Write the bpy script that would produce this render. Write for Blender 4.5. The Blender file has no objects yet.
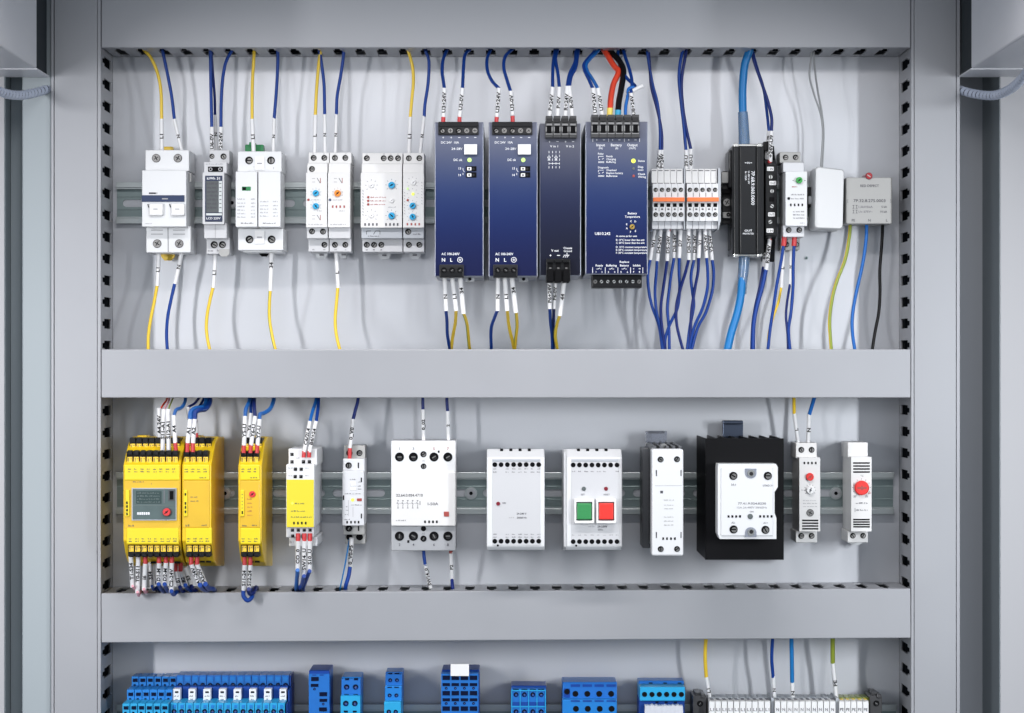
import bpy, bmesh, math, random
from mathutils import Vector, Matrix
SC = bpy.context.scene
COL = SC.collection
DB, F, CX, CY, Z0 = 2.2, 2640.0, 506.0, 362.0, 1.40      # camera to back panel (m), focal length in pixels, axis point, eye height

def W(px, py, d):
    """point at depth d (metres in front of the back panel)"""
    s = (DB - d) / F
    return Vector(((px - CX) * s, -d, Z0 - (py - CY) * s))

# ------------------------------------------------------------------ materials
MATS = {}
def mat(name, col, rough=0.4, metal=0.0, spec=0.5, noise=0.04, nscale=60.0, bump=0.0, bscale=400.0, emit=None, trans=0.0, stretch=None, coat=0.0, rvar=0.0):
    m = bpy.data.materials.new(name); m.use_nodes = True
    nt = m.node_tree; b = nt.nodes['Principled BSDF']
    b.inputs['Base Color'].default_value = (*col, 1); b.inputs['Roughness'].default_value = rough
    b.inputs['Metallic'].default_value = metal; b.inputs['Specular IOR Level'].default_value = spec
    b.inputs['Coat Weight'].default_value = coat; b.inputs['Coat Roughness'].default_value = 0.24 if 'navy' in name else 0.12
    b.inputs['Transmission Weight'].default_value = trans
    tc = nt.nodes.new('ShaderNodeTexCoord'); mp = nt.nodes.new('ShaderNodeMapping')
    if stretch: mp.inputs['Scale'].default_value = stretch
    nt.links.new(tc.outputs['Object'], mp.inputs['Vector'])
    if noise > 0:
        n = nt.nodes.new('ShaderNodeTexNoise'); n.inputs['Scale'].default_value = nscale; n.inputs['Detail'].default_value = 5
        nt.links.new(mp.outputs[0], n.inputs['Vector'])
        r = nt.nodes.new('ShaderNodeMapRange'); r.inputs['To Min'].default_value = 1 - noise; r.inputs['To Max'].default_value = 1 + noise
        r.inputs['From Min'].default_value = 0.1; r.inputs['From Max'].default_value = 0.9
        nt.links.new(n.outputs['Fac'], r.inputs['Value'])
        mx = nt.nodes.new('ShaderNodeVectorMath'); mx.operation = 'SCALE'; mx.inputs[0].default_value = col
        nt.links.new(r.outputs[0], mx.inputs['Scale']); nt.links.new(mx.outputs[0], b.inputs['Base Color'])
        if rvar > 0:
            r2 = nt.nodes.new('ShaderNodeMapRange'); r2.inputs['To Min'].default_value = rough - rvar; r2.inputs['To Max'].default_value = rough + rvar
            r2.inputs['From Min'].default_value = 0.1; r2.inputs['From Max'].default_value = 0.9
            nt.links.new(n.outputs['Fac'], r2.inputs['Value']); nt.links.new(r2.outputs[0], b.inputs['Roughness'])
    if bump > 0:
        n2 = nt.nodes.new('ShaderNodeTexNoise'); n2.inputs['Scale'].default_value = bscale; n2.inputs['Detail'].default_value = 3
        nt.links.new(mp.outputs[0], n2.inputs['Vector'])
        bp = nt.nodes.new('ShaderNodeBump'); bp.inputs['Strength'].default_value = bump; bp.inputs['Distance'].default_value = 0.001
        nt.links.new(n2.outputs['Fac'], bp.inputs['Height']); nt.links.new(bp.outputs[0], b.inputs['Normal'])
    if emit:
        b.inputs['Emission Color'].default_value = (*emit[:3], 1); b.inputs['Emission Strength'].default_value = emit[3]
    MATS[name] = m
    return m
mat('duct', (.35, .358, .382), .40, metal=.12, spec=.45, noise=.06, nscale=10, bump=.03, bscale=900, rvar=.05)
mat('panel', (.575, .59, .625), .32, metal=.30, noise=.03, nscale=3, stretch=(1, 1, .3))
mat('frame', (.34, .39, .42), .45, noise=.05, nscale=6)
mat('frame_shaded', (.17, .20, .22), .5, noise=.06, nscale=6)  # inner side of the posts, its shade put into the colour
mat('frame_light', (.42, .42, .44), .45, noise=.03, nscale=6)
mat('lampbox', (.68, .69, .73), .4, noise=.02, nscale=6)
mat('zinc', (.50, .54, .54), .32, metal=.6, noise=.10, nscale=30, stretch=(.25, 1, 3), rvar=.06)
mat('zincfloor', (.25, .31, .31), .36, metal=.6, noise=.12, nscale=30, stretch=(.25, 1, 3), rvar=.06)  # rail floor: shade of the channel put into the zinc colour
mat('steel', (.55, .55, .56), .28, metal=1, noise=.08, nscale=200)
mat('screwmetal', (.24, .235, .23), .35, metal=.9, noise=.15, nscale=900)
mat('darksteel', (.06, .075, .11), .35, metal=.8)
mat('white', (.725, .735, .75), .36, noise=.02, nscale=30, bump=.02, bscale=1500)
mat('warmwhite', (.725, .72, .715), .38, noise=.02, nscale=30, bump=.02, bscale=1500)
mat('shellwhite', (.70, .71, .72), .35, noise=.01)
mat('lever', (.84, .84, .84), .3, noise=.01)
mat('palegrey', (.64, .65, .675), .4, noise=.02, nscale=30, bump=.02, bscale=1500)
mat('insetgrey', (.58, .585, .605), .42, noise=.02, nscale=30)
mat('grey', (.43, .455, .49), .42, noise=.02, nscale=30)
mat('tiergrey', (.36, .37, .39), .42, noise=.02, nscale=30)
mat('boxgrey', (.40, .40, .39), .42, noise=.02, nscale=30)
mat('lineg', (.17, .17, .19), .5, noise=0)
mat('fineg', (.36, .36, .38), .5, noise=0)
mat('ink', (.012, .012, .015), .6, spec=.15, noise=0)
mat('softink', (.07, .07, .085), .5, noise=0)
mat('inkblue', (.06, .08, .16), .5, noise=0)
mat('whiteink', (.80, .82, .86), .5, noise=0)
mat('redink', (.35, .06, .05), .5, noise=0)
mat('well', (.004, .004, .005), .7, spec=.1, noise=0)  # near-black, mainly the shade of holes painted on flat pieces
mat('black', (.008, .0085, .010), .36, spec=.22, noise=.2, nscale=60, bump=.05, bscale=900)
mat('blackmetal', (.006, .007, .009), .30, spec=.35, noise=.15, nscale=60)
mat('heatsink', (.0035, .0035, .0045), .5, spec=.12, noise=.2, nscale=30)
mat('charcoal', (.018, .018, .020), .40, spec=.25, noise=.1, nscale=90)
mat('termlight', (.26, .26, .265), .32, spec=.4, noise=.1, nscale=90)
mat('termgrey', (.055, .055, .058), .34, spec=.35, noise=.1, nscale=90)
mat('stripe', (.028, .045, .105), .45, spec=.25, noise=.02)
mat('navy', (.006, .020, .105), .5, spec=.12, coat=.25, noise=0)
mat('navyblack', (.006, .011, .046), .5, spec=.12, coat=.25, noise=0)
mat('alu', (.30, .32, .38), .38, metal=.6, noise=.05, nscale=90)
mat('lcd', (.10, .11, .115), .3, spec=.3, noise=.1, nscale=300)
mat('lcdframe', (.035, .045, .085), .4, spec=.25)
mat('lcdlight', (.60, .64, .64), .3)
mat('knobblue', (.02, .36, .66), .3)
mat('knoborange', (.85, .27, .03), .3)
mat('knobred', (.75, .035, .03), .3)
mat('knobgreen', (.04, .36, .07), .3)
mat('knobwhite', (.82, .82, .82), .3)
mat('gold', (.60, .40, .10), .3, metal=.8)
mat('orange', (.88, .20, .05), .35, noise=.03)
mat('green', (.03, .22, .08), .4, spec=.3)
mat('btngreen', (.035, .26, .08), .4, bump=.1, bscale=700)
mat('btnred', (.78, .035, .025), .4, bump=.1, bscale=700)
mat('ledgreen', (.5, .75, .25), .3, emit=(.55, .9, .25, .3))
mat('ledyellow', (.8, .9, .1), .3, emit=(.8, .95, .15, .45))
mat('ledred', (.22, .015, .03), .3)
mat('crimson', (.38, .012, .02), .3)
mat('ledgrey', (.12, .14, .14), .3)
mat('yellow', (.80, .53, .010), .34, noise=.06, nscale=25, bump=.02, bscale=1200)
mat('brightyellow', (.83, .66, .012), .36, noise=.03, nscale=25)
mat('amber', (.76, .48, .04), .16, noise=.10, nscale=40, coat=.6)
mat('labelyellow', (.74, .63, .03), .40, noise=.02)
mat('keyyellow', (.86, .58, .04), .4, noise=.12, nscale=500)
mat('teal', (.10, .14, .14), .3, spec=.3, noise=.12, nscale=200)
mat('tealtext', (.12, .16, .155), .4, noise=0)
mat('sidegrey', (.085, .09, .10), .4, noise=.1, nscale=60)
mat('tealdark', (.045, .075, .075), .25, spec=.3)
mat('redplastic', (.70, .035, .04), .4)
mat('clip', (.62, .64, .66), .35)
mat('clipyellow', (.80, .55, .06), .4)
mat('wblue', (.003, .043, .26), .40, spec=.3, noise=.08, nscale=120)
mat('wblue2', (.010, .13, .46), .38, spec=.35, noise=.06, nscale=120)
mat('wnavy', (.004, .017, .14), .40, spec=.3, noise=.06, nscale=120)
mat('wyellow', (.82, .56, .035), .36, noise=.05, nscale=120)
mat('wgreen', (.26, .32, .03), .36, noise=.05, nscale=120)
mat('wred', (.82, .07, .03), .34)
mat('wblack', (.005, .005, .006), .42, spec=.2)
mat('wgrey', (.30, .31, .32), .4)
mat('wcyan', (.010, .18, .48), .36, spec=.35, noise=.08, nscale=120)
mat('wpink', (.75, .35, .42), .4)
mat('sleeve', (.80, .80, .81), .40, noise=.02, nscale=200)
mat('ferred', (.55, .035, .04), .40)
mat('ferblue', (.02, .35, .60), .38)
mat('feryellow', (.85, .65, .12), .38)
mat('fernavy', (.03, .05, .18), .38)
mat('clearboot', (.50, .66, .80), .14, trans=.75, noise=0)
mat('clearclip', (.55, .58, .66), .15, trans=.8, noise=0)
mat('recess', (.02, .027, .033), .6, spec=.15, noise=.05)  # solid block behind each housing, the gap's shade put into its colour
mat('spiral', (.60, .66, .80), .30, spec=.6, noise=.05, nscale=80)
mat('spiraldark', (.05, .06, .11), .5, spec=.2, noise=.05)
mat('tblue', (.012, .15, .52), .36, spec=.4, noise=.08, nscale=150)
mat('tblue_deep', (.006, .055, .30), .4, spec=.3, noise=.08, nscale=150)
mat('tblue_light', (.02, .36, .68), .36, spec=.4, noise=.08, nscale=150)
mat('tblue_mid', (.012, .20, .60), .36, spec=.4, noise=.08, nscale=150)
mat('bwell', (.002, .006, .03), .7, spec=.1, noise=0)  # blue-black painted for the shade inside the blue terminals' openings
mat('marker', (.80, .80, .80), .4, noise=.01)
mat('silver', (.62, .62, .60), .25, metal=1)
mat('lightgrey_tape', (.60, .62, .68), .5, noise=.12, nscale=400)

# the tall power units have a front colour that runs from grey at the top to navy at the foot
def front_ramp(name, stops, z_top, z_bot):
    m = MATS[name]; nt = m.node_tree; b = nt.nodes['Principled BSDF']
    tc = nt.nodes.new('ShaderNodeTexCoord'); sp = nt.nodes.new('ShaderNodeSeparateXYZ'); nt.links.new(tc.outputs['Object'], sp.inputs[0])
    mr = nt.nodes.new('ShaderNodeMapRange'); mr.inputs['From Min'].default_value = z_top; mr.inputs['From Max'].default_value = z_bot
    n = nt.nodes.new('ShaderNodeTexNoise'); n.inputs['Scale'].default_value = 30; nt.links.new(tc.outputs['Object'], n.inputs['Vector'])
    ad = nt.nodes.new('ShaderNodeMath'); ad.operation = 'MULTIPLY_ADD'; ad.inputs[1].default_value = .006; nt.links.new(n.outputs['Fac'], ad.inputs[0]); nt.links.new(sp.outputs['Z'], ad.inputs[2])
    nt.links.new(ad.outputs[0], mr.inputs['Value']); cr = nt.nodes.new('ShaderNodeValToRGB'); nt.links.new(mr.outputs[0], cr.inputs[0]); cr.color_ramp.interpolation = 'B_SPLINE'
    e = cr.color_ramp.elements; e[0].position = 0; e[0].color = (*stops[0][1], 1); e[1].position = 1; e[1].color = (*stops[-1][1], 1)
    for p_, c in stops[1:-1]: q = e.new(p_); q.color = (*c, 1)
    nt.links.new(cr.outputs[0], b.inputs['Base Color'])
front_ramp('navy', ((0, (.175, .185, .24)), (.22, (.085, .10, .165)), (.42, (.020, .040, .13)), (.62, (.005, .018, .10)), (.82, (.003, .009, .065)), (1, (.003, .006, .046))), .062, -.060)
front_ramp('navyblack', ((0, (.165, .168, .20)), (.22, (.075, .082, .125)), (.42, (.018, .026, .072)), (.62, (.007, .011, .042)), (.82, (.004, .006, .022)), (1, (.003, .004, .014))), .062, -.060)

# ------------------------------------------------------------------ text outlines
_tc = {}
def glyphs(s, bold=.012):
    key = (s, bold)
    if key in _tc: return _tc[key]
    cu = bpy.data.curves.new('lettering', 'FONT'); cu.body = s; cu.size = 1.0; cu.resolution_u = 2; cu.offset = bold
    ob = bpy.data.objects.new('lettering', cu); COL.objects.link(ob)
    dg = bpy.context.evaluated_depsgraph_get(); dg.update()
    me = bpy.data.meshes.new_from_object(ob.evaluated_get(dg))
    vs = [(v.co.x / .72, v.co.y / .72) for v in me.vertices]; fs = [tuple(p.vertices) for p in me.polygons]
    bpy.data.objects.remove(ob); bpy.data.curves.remove(cu); bpy.data.meshes.remove(me)
    w0 = min([v[0] for v in vs] or [0]); w1 = max([v[0] for v in vs] or [0])
    vs = [(x - w0, y) for x, y in vs]
    _tc[key] = (vs, fs, w1 - w0)
    return _tc[key]

# ------------------------------------------------------------------ things and parts
THINGS = []; BODY = {}
def thing(name, label, cat, group=None, at=(506, 362), d=0.0):
    o = bpy.data.objects.new(name, None); o.empty_display_size = .01
    COL.objects.link(o); o.location = W(at[0], at[1], d)
    o['label'] = label; o['category'] = cat
    if group: o['group'] = group
    THINGS.append(o)
    return o

class Part:
    def __init__(s, name, parent=None, top=None, label=None):
        s.name, s.parent, s.label, s.top = name, parent, label, top
        s.v, s.f, s.m, s.sm, s.slots = [], [], [], [], []
        s.org = None
    def mi(s, m):
        if m not in s.slots: s.slots.append(m)
        return s.slots.index(m)
    def add(s, vs, fs, m, smooth=False):
        b = len(s.v); s.v += [Vector(v) for v in vs]; k = s.mi(m)
        for f in fs: s.f.append([b + i for i in f]); s.m.append(k); s.sm.append(smooth)
    def wbox(s, a, b, m, bev=.0004):
        """chamfered world box between corners a and b (front = smallest y); chamfers on every edge of the front face"""
        x0, x1 = sorted((a[0], b[0])); y0, y1 = sorted((a[1], b[1])); z0, z1 = sorted((a[2], b[2]))
        c = min(bev, (x1 - x0) * .3, (z1 - z0) * .3, (y1 - y0) * .45)
        if c < 5e-5:
            vs = [(x0,y0,z0),(x1,y0,z0),(x1,y0,z1),(x0,y0,z1),(x0,y1,z0),(x1,y1,z0),(x1,y1,z1),(x0,y1,z1)]
            s.add(vs, [(0,1,2,3),(5,4,7,6),(4,5,1,0),(3,2,6,7),(4,0,3,7),(1,5,6,2)], m); return
        bm = bmesh.new()
        vv = [bm.verts.new(p) for p in [(x0,y0,z0),(x1,y0,z0),(x1,y0,z1),(x0,y0,z1),(x0,y1,z0),(x1,y1,z0),(x1,y1,z1),(x0,y1,z1)]]
        for f in [(0,1,2,3),(5,4,7,6),(4,5,1,0),(3,2,6,7),(4,0,3,7),(1,5,6,2)]: bm.faces.new([vv[i] for i in f])
        ed = [e for e in bm.edges if not (e.verts[0].co.y > y0 + 1e-9 and e.verts[1].co.y > y0 + 1e-9)]
        bmesh.ops.bevel(bm, geom=ed, offset=c, segments=2, profile=.5, affect='EDGES')
        bm.verts.index_update()
        s.add([v.co.copy() for v in bm.verts], [[v.index for v in f.verts] for f in bm.faces], m); bm.free()
    def box(s, x0, y0, x1, y1, df, db, m, bev=.0004):
        a = W(x0, y0, df); b = W(x1, y1, df)
        s.wbox((a.x, -df, a.z), (b.x, -db, b.z), m, bev)
    def poly(s, pts, df, db, m):
        f = [W(x, y, df) for x, y in pts]; n = len(f)
        ar = sum(f[i].x * f[(i+1) % n].z - f[(i+1) % n].x * f[i].z for i in range(n))
        if ar < 0: f.reverse()
        b = [Vector((p.x, -db, p.z)) for p in f]
        fs = [list(range(n)), list(range(2*n - 1, n - 1, -1))]
        fs += [[(i+1) % n, i, n + i, n + (i+1) % n] for i in range(n)]
        s.add(f + b, fs, m)
    def prof(s, x0, x1, dref, pts, m, bev=.0006):
        """side outline [(y, depth)...] extruded in x between x0 and x1 (pixels at depth dref)"""
        X0, X1 = W(x0, 0, dref).x, W(x1, 0, dref).x
        pr = [(-d, W(0, y, d).z) for y, d in pts]; n = len(pr)
        bm = bmesh.new()
        a = [bm.verts.new((X0, p[0], p[1])) for p in pr]; b = [bm.verts.new((X1, p[0], p[1])) for p in pr]
        bm.faces.new(a); bm.faces.new(b[::-1])
        for i in range(n): bm.faces.new((a[(i+1) % n], a[i], b[i], b[(i+1) % n]))
        bmesh.ops.recalc_face_normals(bm, faces=bm.faces)
        if bev: bmesh.ops.bevel(bm, geom=[e for e in bm.edges if min(e.verts[0].co.y, e.verts[1].co.y) < -.012], offset=bev, segments=2, profile=.5, affect='EDGES')
        bm.verts.index_update()
        s.add([v.co.copy() for v in bm.verts], [[v.index for v in f.verts] for f in bm.faces], m); bm.free()
    def cyl(s, cx, cy, r, df, db, m, n=18, r2=None):
        c = W(cx, cy, df); R = r * (DB - df) / F; R2 = (r2 if r2 is not None else r) * (DB - df) / F
        vs = [(c.x + R * math.cos(2*math.pi*i/n), -df, c.z + R * math.sin(2*math.pi*i/n)) for i in range(n)]
        vs += [(c.x + R2 * math.cos(2*math.pi*i/n), -db, c.z + R2 * math.sin(2*math.pi*i/n)) for i in range(n)]
        s.add(vs, [list(range(n))], m)
        s.add(vs, [[(i+1) % n, i, n + i, n + (i+1) % n] for i in range(n)], m, True)
    def bar(s, xa, ya, xb, yb, w, d, m, h=.0002):
        """a thin printed or raised line between two points on the face at depth d, w pixels wide"""
        a, b = W(xa, ya, d), W(xb, yb, d); t = (b - a)
        if t.length < 1e-7: return
        t.normalize(); nrm = Vector((-t.z, 0, t.x)) * (w * .5 * (DB - d) / F); o = Vector((0, -h, 0))
        s.add([a - nrm + o, b - nrm + o, b + nrm + o, a + nrm + o], [(0, 1, 2, 3)], m)
    def rect(s, x0, y0, x1, y1, d, m, h=.0002):
        s.bar(x0, (y0+y1)/2, x1, (y0+y1)/2, abs(y1-y0), d, m, h)
    def text(s, t, x, y, h, d, m, align='C', rot=0, sx=1.0, lift=.0002, fit=None):
        """cap height h pixels; (x, y) = middle (or left/right end) of the word's centre line"""
        vs, fs, w = glyphs(t); k = (DB - d) / F; c = W(x, y, d); hh = h * k
        if fit: sx = fit / max(w * h, 1e-6)
        ox = {'C': -w/2, 'L': 0, 'R': -w}[align]; ca, sa = math.cos(math.radians(rot)), math.sin(math.radians(rot))
        out = []
        for u, v in vs:
            u = (u + ox) * hh * sx; v = (v - .5) * hh
            out.append((c.x + u*ca - v*sa, c.y - lift, c.z + u*sa + v*ca))
        s.add(out, fs, m)
    def dashes(s, x0, x1, y, h, d, m, seed=0, gap=.5, rot=False):
        """a line of print too small to read: short marks in words"""
        rnd = random.Random(seed * 77 + int(x0 * 13) + int(y * 7)); x = x0
        while x < x1 - .4:
            n = rnd.randint(2, 5)
            for i in range(n):
                w = rnd.uniform(.35, .75)
                if x + w > x1: break
                hh = h * rnd.choice((.55, .75, 1))
                s.bar(x, y + (h - hh)/2, x + w, y + (h - hh)/2, hh, d, m); x += w + .32
            x += gap + .2
    def tube(s, pts, r, m, n=10, alt=None, sub=6, r1=None, ridges=None, cap=True):
        P = smooth(pts, sub) if len(pts) > 2 else [Vector(p) for p in pts]
        N = len(P); T = []
        for i in range(N):
            t = (P[min(i+1, N-1)] - P[max(i-1, 0)]); t.normalize(); T.append(t)
        nn = Vector((0, -1, 0)); nn = (nn - T[0] * nn.dot(T[0])); nn.normalize() if nn.length > 1e-4 else None
        if nn.length < 1e-4: nn = Vector((1, 0, 0))
        vs = []; L = 0
        for i in range(N):
            nn = nn - T[i] * nn.dot(T[i]); nn.normalize(); bb = T[i].cross(nn)
            rr = r if r1 is None else r + (r1 - r) * i / (N - 1)
            if ridges: rr = rr * ridges(i)
            for j in range(n):
                a = 2*math.pi*j/n
                vs.append(P[i] + nn * (rr*math.cos(a)) + bb * (rr*math.sin(a)))
        fs, fa = [], []
        for i in range(N-1):
            for j in range(n):
                q = (i*n + j, i*n + (j+1) % n, (i+1)*n + (j+1) % n, (i+1)*n + j)
                (fa if alt and (1 <= j <= 2 or 6 <= j <= 7) else fs).append(q)
        b0 = len(s.v)
        s.add(vs, fs, m, True)
        if fa:
            k = s.mi(alt)
            for q in fa: s.f.append([b0 + i for i in q]); s.m.append(k); s.sm.append(True)
        if cap:
            s.add(vs, [list(range(n))[::-1], list(range((N-1)*n, N*n))], m)
    def build(s):
        if s.name in ('printing', 'display_print') and s.parent is not None and s.parent.name in BODY:
            h, ho = BODY[s.parent.name]; b = len(h.v); h.v += s.v
            for f, k, q in zip(s.f, s.m, s.sm): h.f.append([b + i for i in f]); h.m.append(h.mi(s.slots[k])); h.sm.append(q)
            me = bpy.data.meshes.new(h.name); me.from_pydata([v - s.parent.location for v in h.v], [], h.f)
            for k in h.slots: me.materials.append(MATS[k])
            me.polygons.foreach_set('material_index', h.m); me.polygons.foreach_set('use_smooth', h.sm); me.update()
            old = ho.data; ho.data = me; nm = old.name; bpy.data.meshes.remove(old); me.name = nm
            return ho
        me = bpy.data.meshes.new(s.name)
        org = s.parent.location.copy() if s.parent is not None and s.org is None else (s.org or Vector((0, 0, 0)))
        if s.parent is not None and s.parent.parent is not None: org = s.parent.parent.location + s.parent.location
        me.from_pydata([v - org for v in s.v], [], s.f)
        for k in s.slots: me.materials.append(MATS[k])
        me.polygons.foreach_set('material_index', s.m); me.polygons.foreach_set('use_smooth', s.sm)
        me.update()
        o = bpy.data.objects.new(s.name, me); COL.objects.link(o)
        if s.parent is not None: o.parent = s.parent
        else: o.location = org
        if s.label: o['label'] = s.label
        if s.parent is not None and s.parent.name not in BODY: BODY[s.parent.name] = (s, o)
        return o

def smooth(pts, sub=6):
    P = [Vector(p) for p in pts]; Q = [P[0]*2 - P[1]] + P + [P[-1]*2 - P[-2]]; out = []
    for i in range(1, len(Q) - 2):
        p0, p1, p2, p3 = Q[i-1], Q[i], Q[i+1], Q[i+2]
        for k in range(sub):
            t = k / sub
            out.append(.5 * ((2*p1) + (p2 - p0)*t + (2*p0 - 5*p1 + 4*p2 - p3)*t*t + (3*p1 - p0 - 3*p2 + p3)*t*t*t))
    out.append(P[-1]); return out

# shared small meshes: terminal screws, knobs, leds
_sh = {}
def _shared(key, fn):
    if key not in _sh:
        p = Part(key[0]); p.org = Vector((0, 0, 0)); fn(p)
        me = bpy.data.meshes.new(key[0]); me.from_pydata(p.v, [], p.f)
        for k in p.slots: me.materials.append(MATS[k])
        me.polygons.foreach_set('material_index', p.m); me.polygons.foreach_set('use_smooth', p.sm); me.update()
        _sh[key] = me
    return _sh[key]
def _disc(p, r, y0, y1, m, n=18, cx=0, cz=0):
    vs = [(cx + r*math.cos(2*math.pi*i/n), y0, cz + r*math.sin(2*math.pi*i/n)) for i in range(n)]
    vs += [(cx + r*math.cos(2*math.pi*i/n), y1, cz + r*math.sin(2*math.pi*i/n)) for i in range(n)]
    p.add(vs, [list(range(n))], m); p.add(vs, [[(i+1) % n, i, n+i, n+(i+1) % n] for i in range(n)], m, True)
def _slot(p, r, w, y, m, ang):
    c, s_ = math.cos(ang), math.sin(ang); q = [(-r, -w), (r, -w), (r, w), (-r, w)]
    p.add([(a*c - b*s_, y, a*s_ + b*c) for a, b in q], [(0, 1, 2, 3)], m)
def put(name, root, mesh, cx, cy, d, label=None):
    o = bpy.data.objects.new(name, mesh); COL.objects.link(o); o.parent = root
    o.location = W(cx, cy, d) - (root.location if root.parent is None else root.parent.location + root.location)
    if label: o['label'] = label
    return o
RND = random.Random(5)
def screw(root, cx, cy, r, d, style='dark', ang=None):
    R = round(r * (DB - d) / F, 4); k = RND.randrange(6) if ang is None else ang; a = k * .52
    def fn(p):
        if style == 'dark':          # flat near-black disc painting the well's shade, dim screw head on top
            _disc(p, R, -.0004, .001, 'well'); _disc(p, R*.66, -.0005, 0, 'screwmetal', cx=R*.12, cz=-R*.10)
            _slot(p, R*.62, R*.15, -.00056, 'well', a)
        elif style == 'black':
            _disc(p, R, -.0004, .001, 'well'); _disc(p, R*.5, -.0005, 0, 'charcoal', cx=R*.1, cz=-R*.2); _slot(p, R*.45, R*.12, -.00056, 'screwmetal', a)
        elif style == 'metal':
            _disc(p, R, -.0004, .001, 'charcoal'); _disc(p, R*.86, -.0008, 0, 'screwmetal')
            _slot(p, R*.6, R*.11, -.00086, 'well', a); _slot(p, R*.6, R*.09, -.00088, 'charcoal', a + math.pi/2)
        elif style == 'hole':
            _disc(p, R, -.0003, .001, 'well')
        elif style == 'bright':
            _disc(p, R, -.0004, .001, 'black'); _disc(p, R*.74, -.0007, 0, 'silver'); _slot(p, R*.7, R*.16, -.00075, 'well', a)
        elif style == 'bhole':
            _disc(p, R, -.0003, .001, 'bwell'); _disc(p, R*.5, -.0004, 0, 'tblue_deep', cx=R*.1, cz=-R*.2); _slot(p, R*.4, R*.12, -.00046, 'screwmetal', a)
    nm = 'screw_hole' if style in ('hole', 'bhole') else 'terminal_screw'
    return put(nm, root, _shared((nm, style, R, k), fn), cx, cy, d)
def knob(root, cx, cy, r, d, m, name='dial', label=None, mark='ink', h=.0025, ang=.7):
    R = round(r * (DB - d) / F, 5)
    def fn(p):
        n = 24
        vs = [(R*1.0*math.cos(2*math.pi*i/n), .0005, R*1.0*math.sin(2*math.pi*i/n)) for i in range(n)]
        vs += [(R*.98*math.cos(2*math.pi*i/n), -h*.8, R*.98*math.sin(2*math.pi*i/n)) for i in range(n)]
        vs += [(R*.86*math.cos(2*math.pi*i/n), -h, R*.86*math.sin(2*math.pi*i/n)) for i in range(n)]
        for k in (0, n): p.add(vs, [[k+i, k+(i+1) % n, k+n+(i+1) % n, k+n+i] for i in range(n)], m, False)
        p.add(vs, [list(range(2*n, 3*n))], m)
        _slot(p, R*.62, R*.13, -h - .0001, mark, ang); _slot(p, R*.30, R*.12, -h - .00012, mark, ang + math.pi/2)
    return put(name, root, _shared((name, m, R, mark, round(h, 5), ang), fn), cx, cy, d, label)
def led(root, cx, cy, r, d, m, label=None, name='indicator_light'):
    R = round(r * (DB - d) / F, 5)
    def fn(p):
        _disc(p, R, -.0006, .0005, m, 14); _disc(p, R*.6, -.0010, 0, m, 12)
    return put(name, root, _shared((name, m, R), fn), cx, cy, d, label)
def holes(root, name, spots, w, h, d, m='well'):
    """a row of little dark square openings, printed by one mesh (they are one vent or marker row)"""
    p = Part(name, root)
    for x, y in spots: p.box(x - w/2, y - h/2, x + w/2, y + h/2, d + .0003, d - .001, m, 0)
    return p.build()

# ------------------------------------------------------------------ wires
def lin(path, d0, d1):
    L = [0]
    for a, b in zip(path, path[1:]): L.append(L[-1] + math.hypot(b[0]-a[0], b[1]-a[1]))
    return [W(p[0], p[1], p[2] if len(p) > 2 else d0 + (d1-d0) * (l / max(L[-1], 1e-6))) for p, l in zip(path, L)]
def wire(label, col, path, d0, d1, sl=None, sd=None, s='', fer=None, fc='ferred', r=1.55, sr=None, alt=None, rev=False, group='single core wires in the cabinet', name='wire', th=None, tm='ink', tpos=.5):
    px = (DB - .04) / F; r *= 1.08
    root = thing(name, label, 'wire', group, path[0][:2], path[0][2] if len(path[0]) > 2 else d0)
    p = Part('insulation', root); p.tube(lin(path, d0, d1), r*px, col, alt=alt); p.build()
    sr = sr or r + .45
    if sl:
        a, b = sd if sd else (d1, d1)
        pts = lin(sl, a, b); p = Part('marker_sleeve', root); p.tube(pts, sr*px, 'sleeve', n=12)
        if s:
            A, B = pts[0], pts[-1]
            if len(pts) > 2: A, B = pts[len(pts)//2 - 1], pts[len(pts)//2]
            L = (B - A).length; up = (B - A).normalized()
            if (up.z > 0) == rev: up = -up
            h = min(th or 3.5, 1.62 * sr) * px
            vs, fs, w = glyphs(s, .035); k = min(1.25, L * .9 / (w * h))
            tw = Vector((0, -1, 0)); tw = (tw - up * tw.dot(up)).normalized(); side = up.cross(tw)
            if (side.x > 0) != rev: side = -side
            start = A + (B - A) * tpos - up * (w*h*k/2); R = sr * px * 1.01; out = []
            for u, v in vs:
                out.append(start + up * (u*h*k) + side * ((v - .5) * h) + tw * R)
            p.add(out, fs, tm)
        p.build()
    if fer:
        e = sd[0] if sd else d1
        p = Part('ferrule', root); p.tube(lin(fer, e, e), (sr - .05)*px, fc, n=12); p.build()
    return root
mat('flange', (.34, .385, .41), .45, noise=.05, nscale=6)
# ------------------------------------------------------------------ the cabinet
def structure(p, name):
    p.name = name; o = p.build(); o['kind'] = 'structure'; return o
XL, XR = W(100, 0, .07).x, W(912, 0, .07).x                # inner faces of the side ducts
p = Part('back_panel'); a = W(-120, -160, 0); b = W(1140, 880, 0)
p.wbox((-.403, .002, a.z), (.397, 0, b.z), 'panel', 0); structure(p, 'back_panel')

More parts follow.
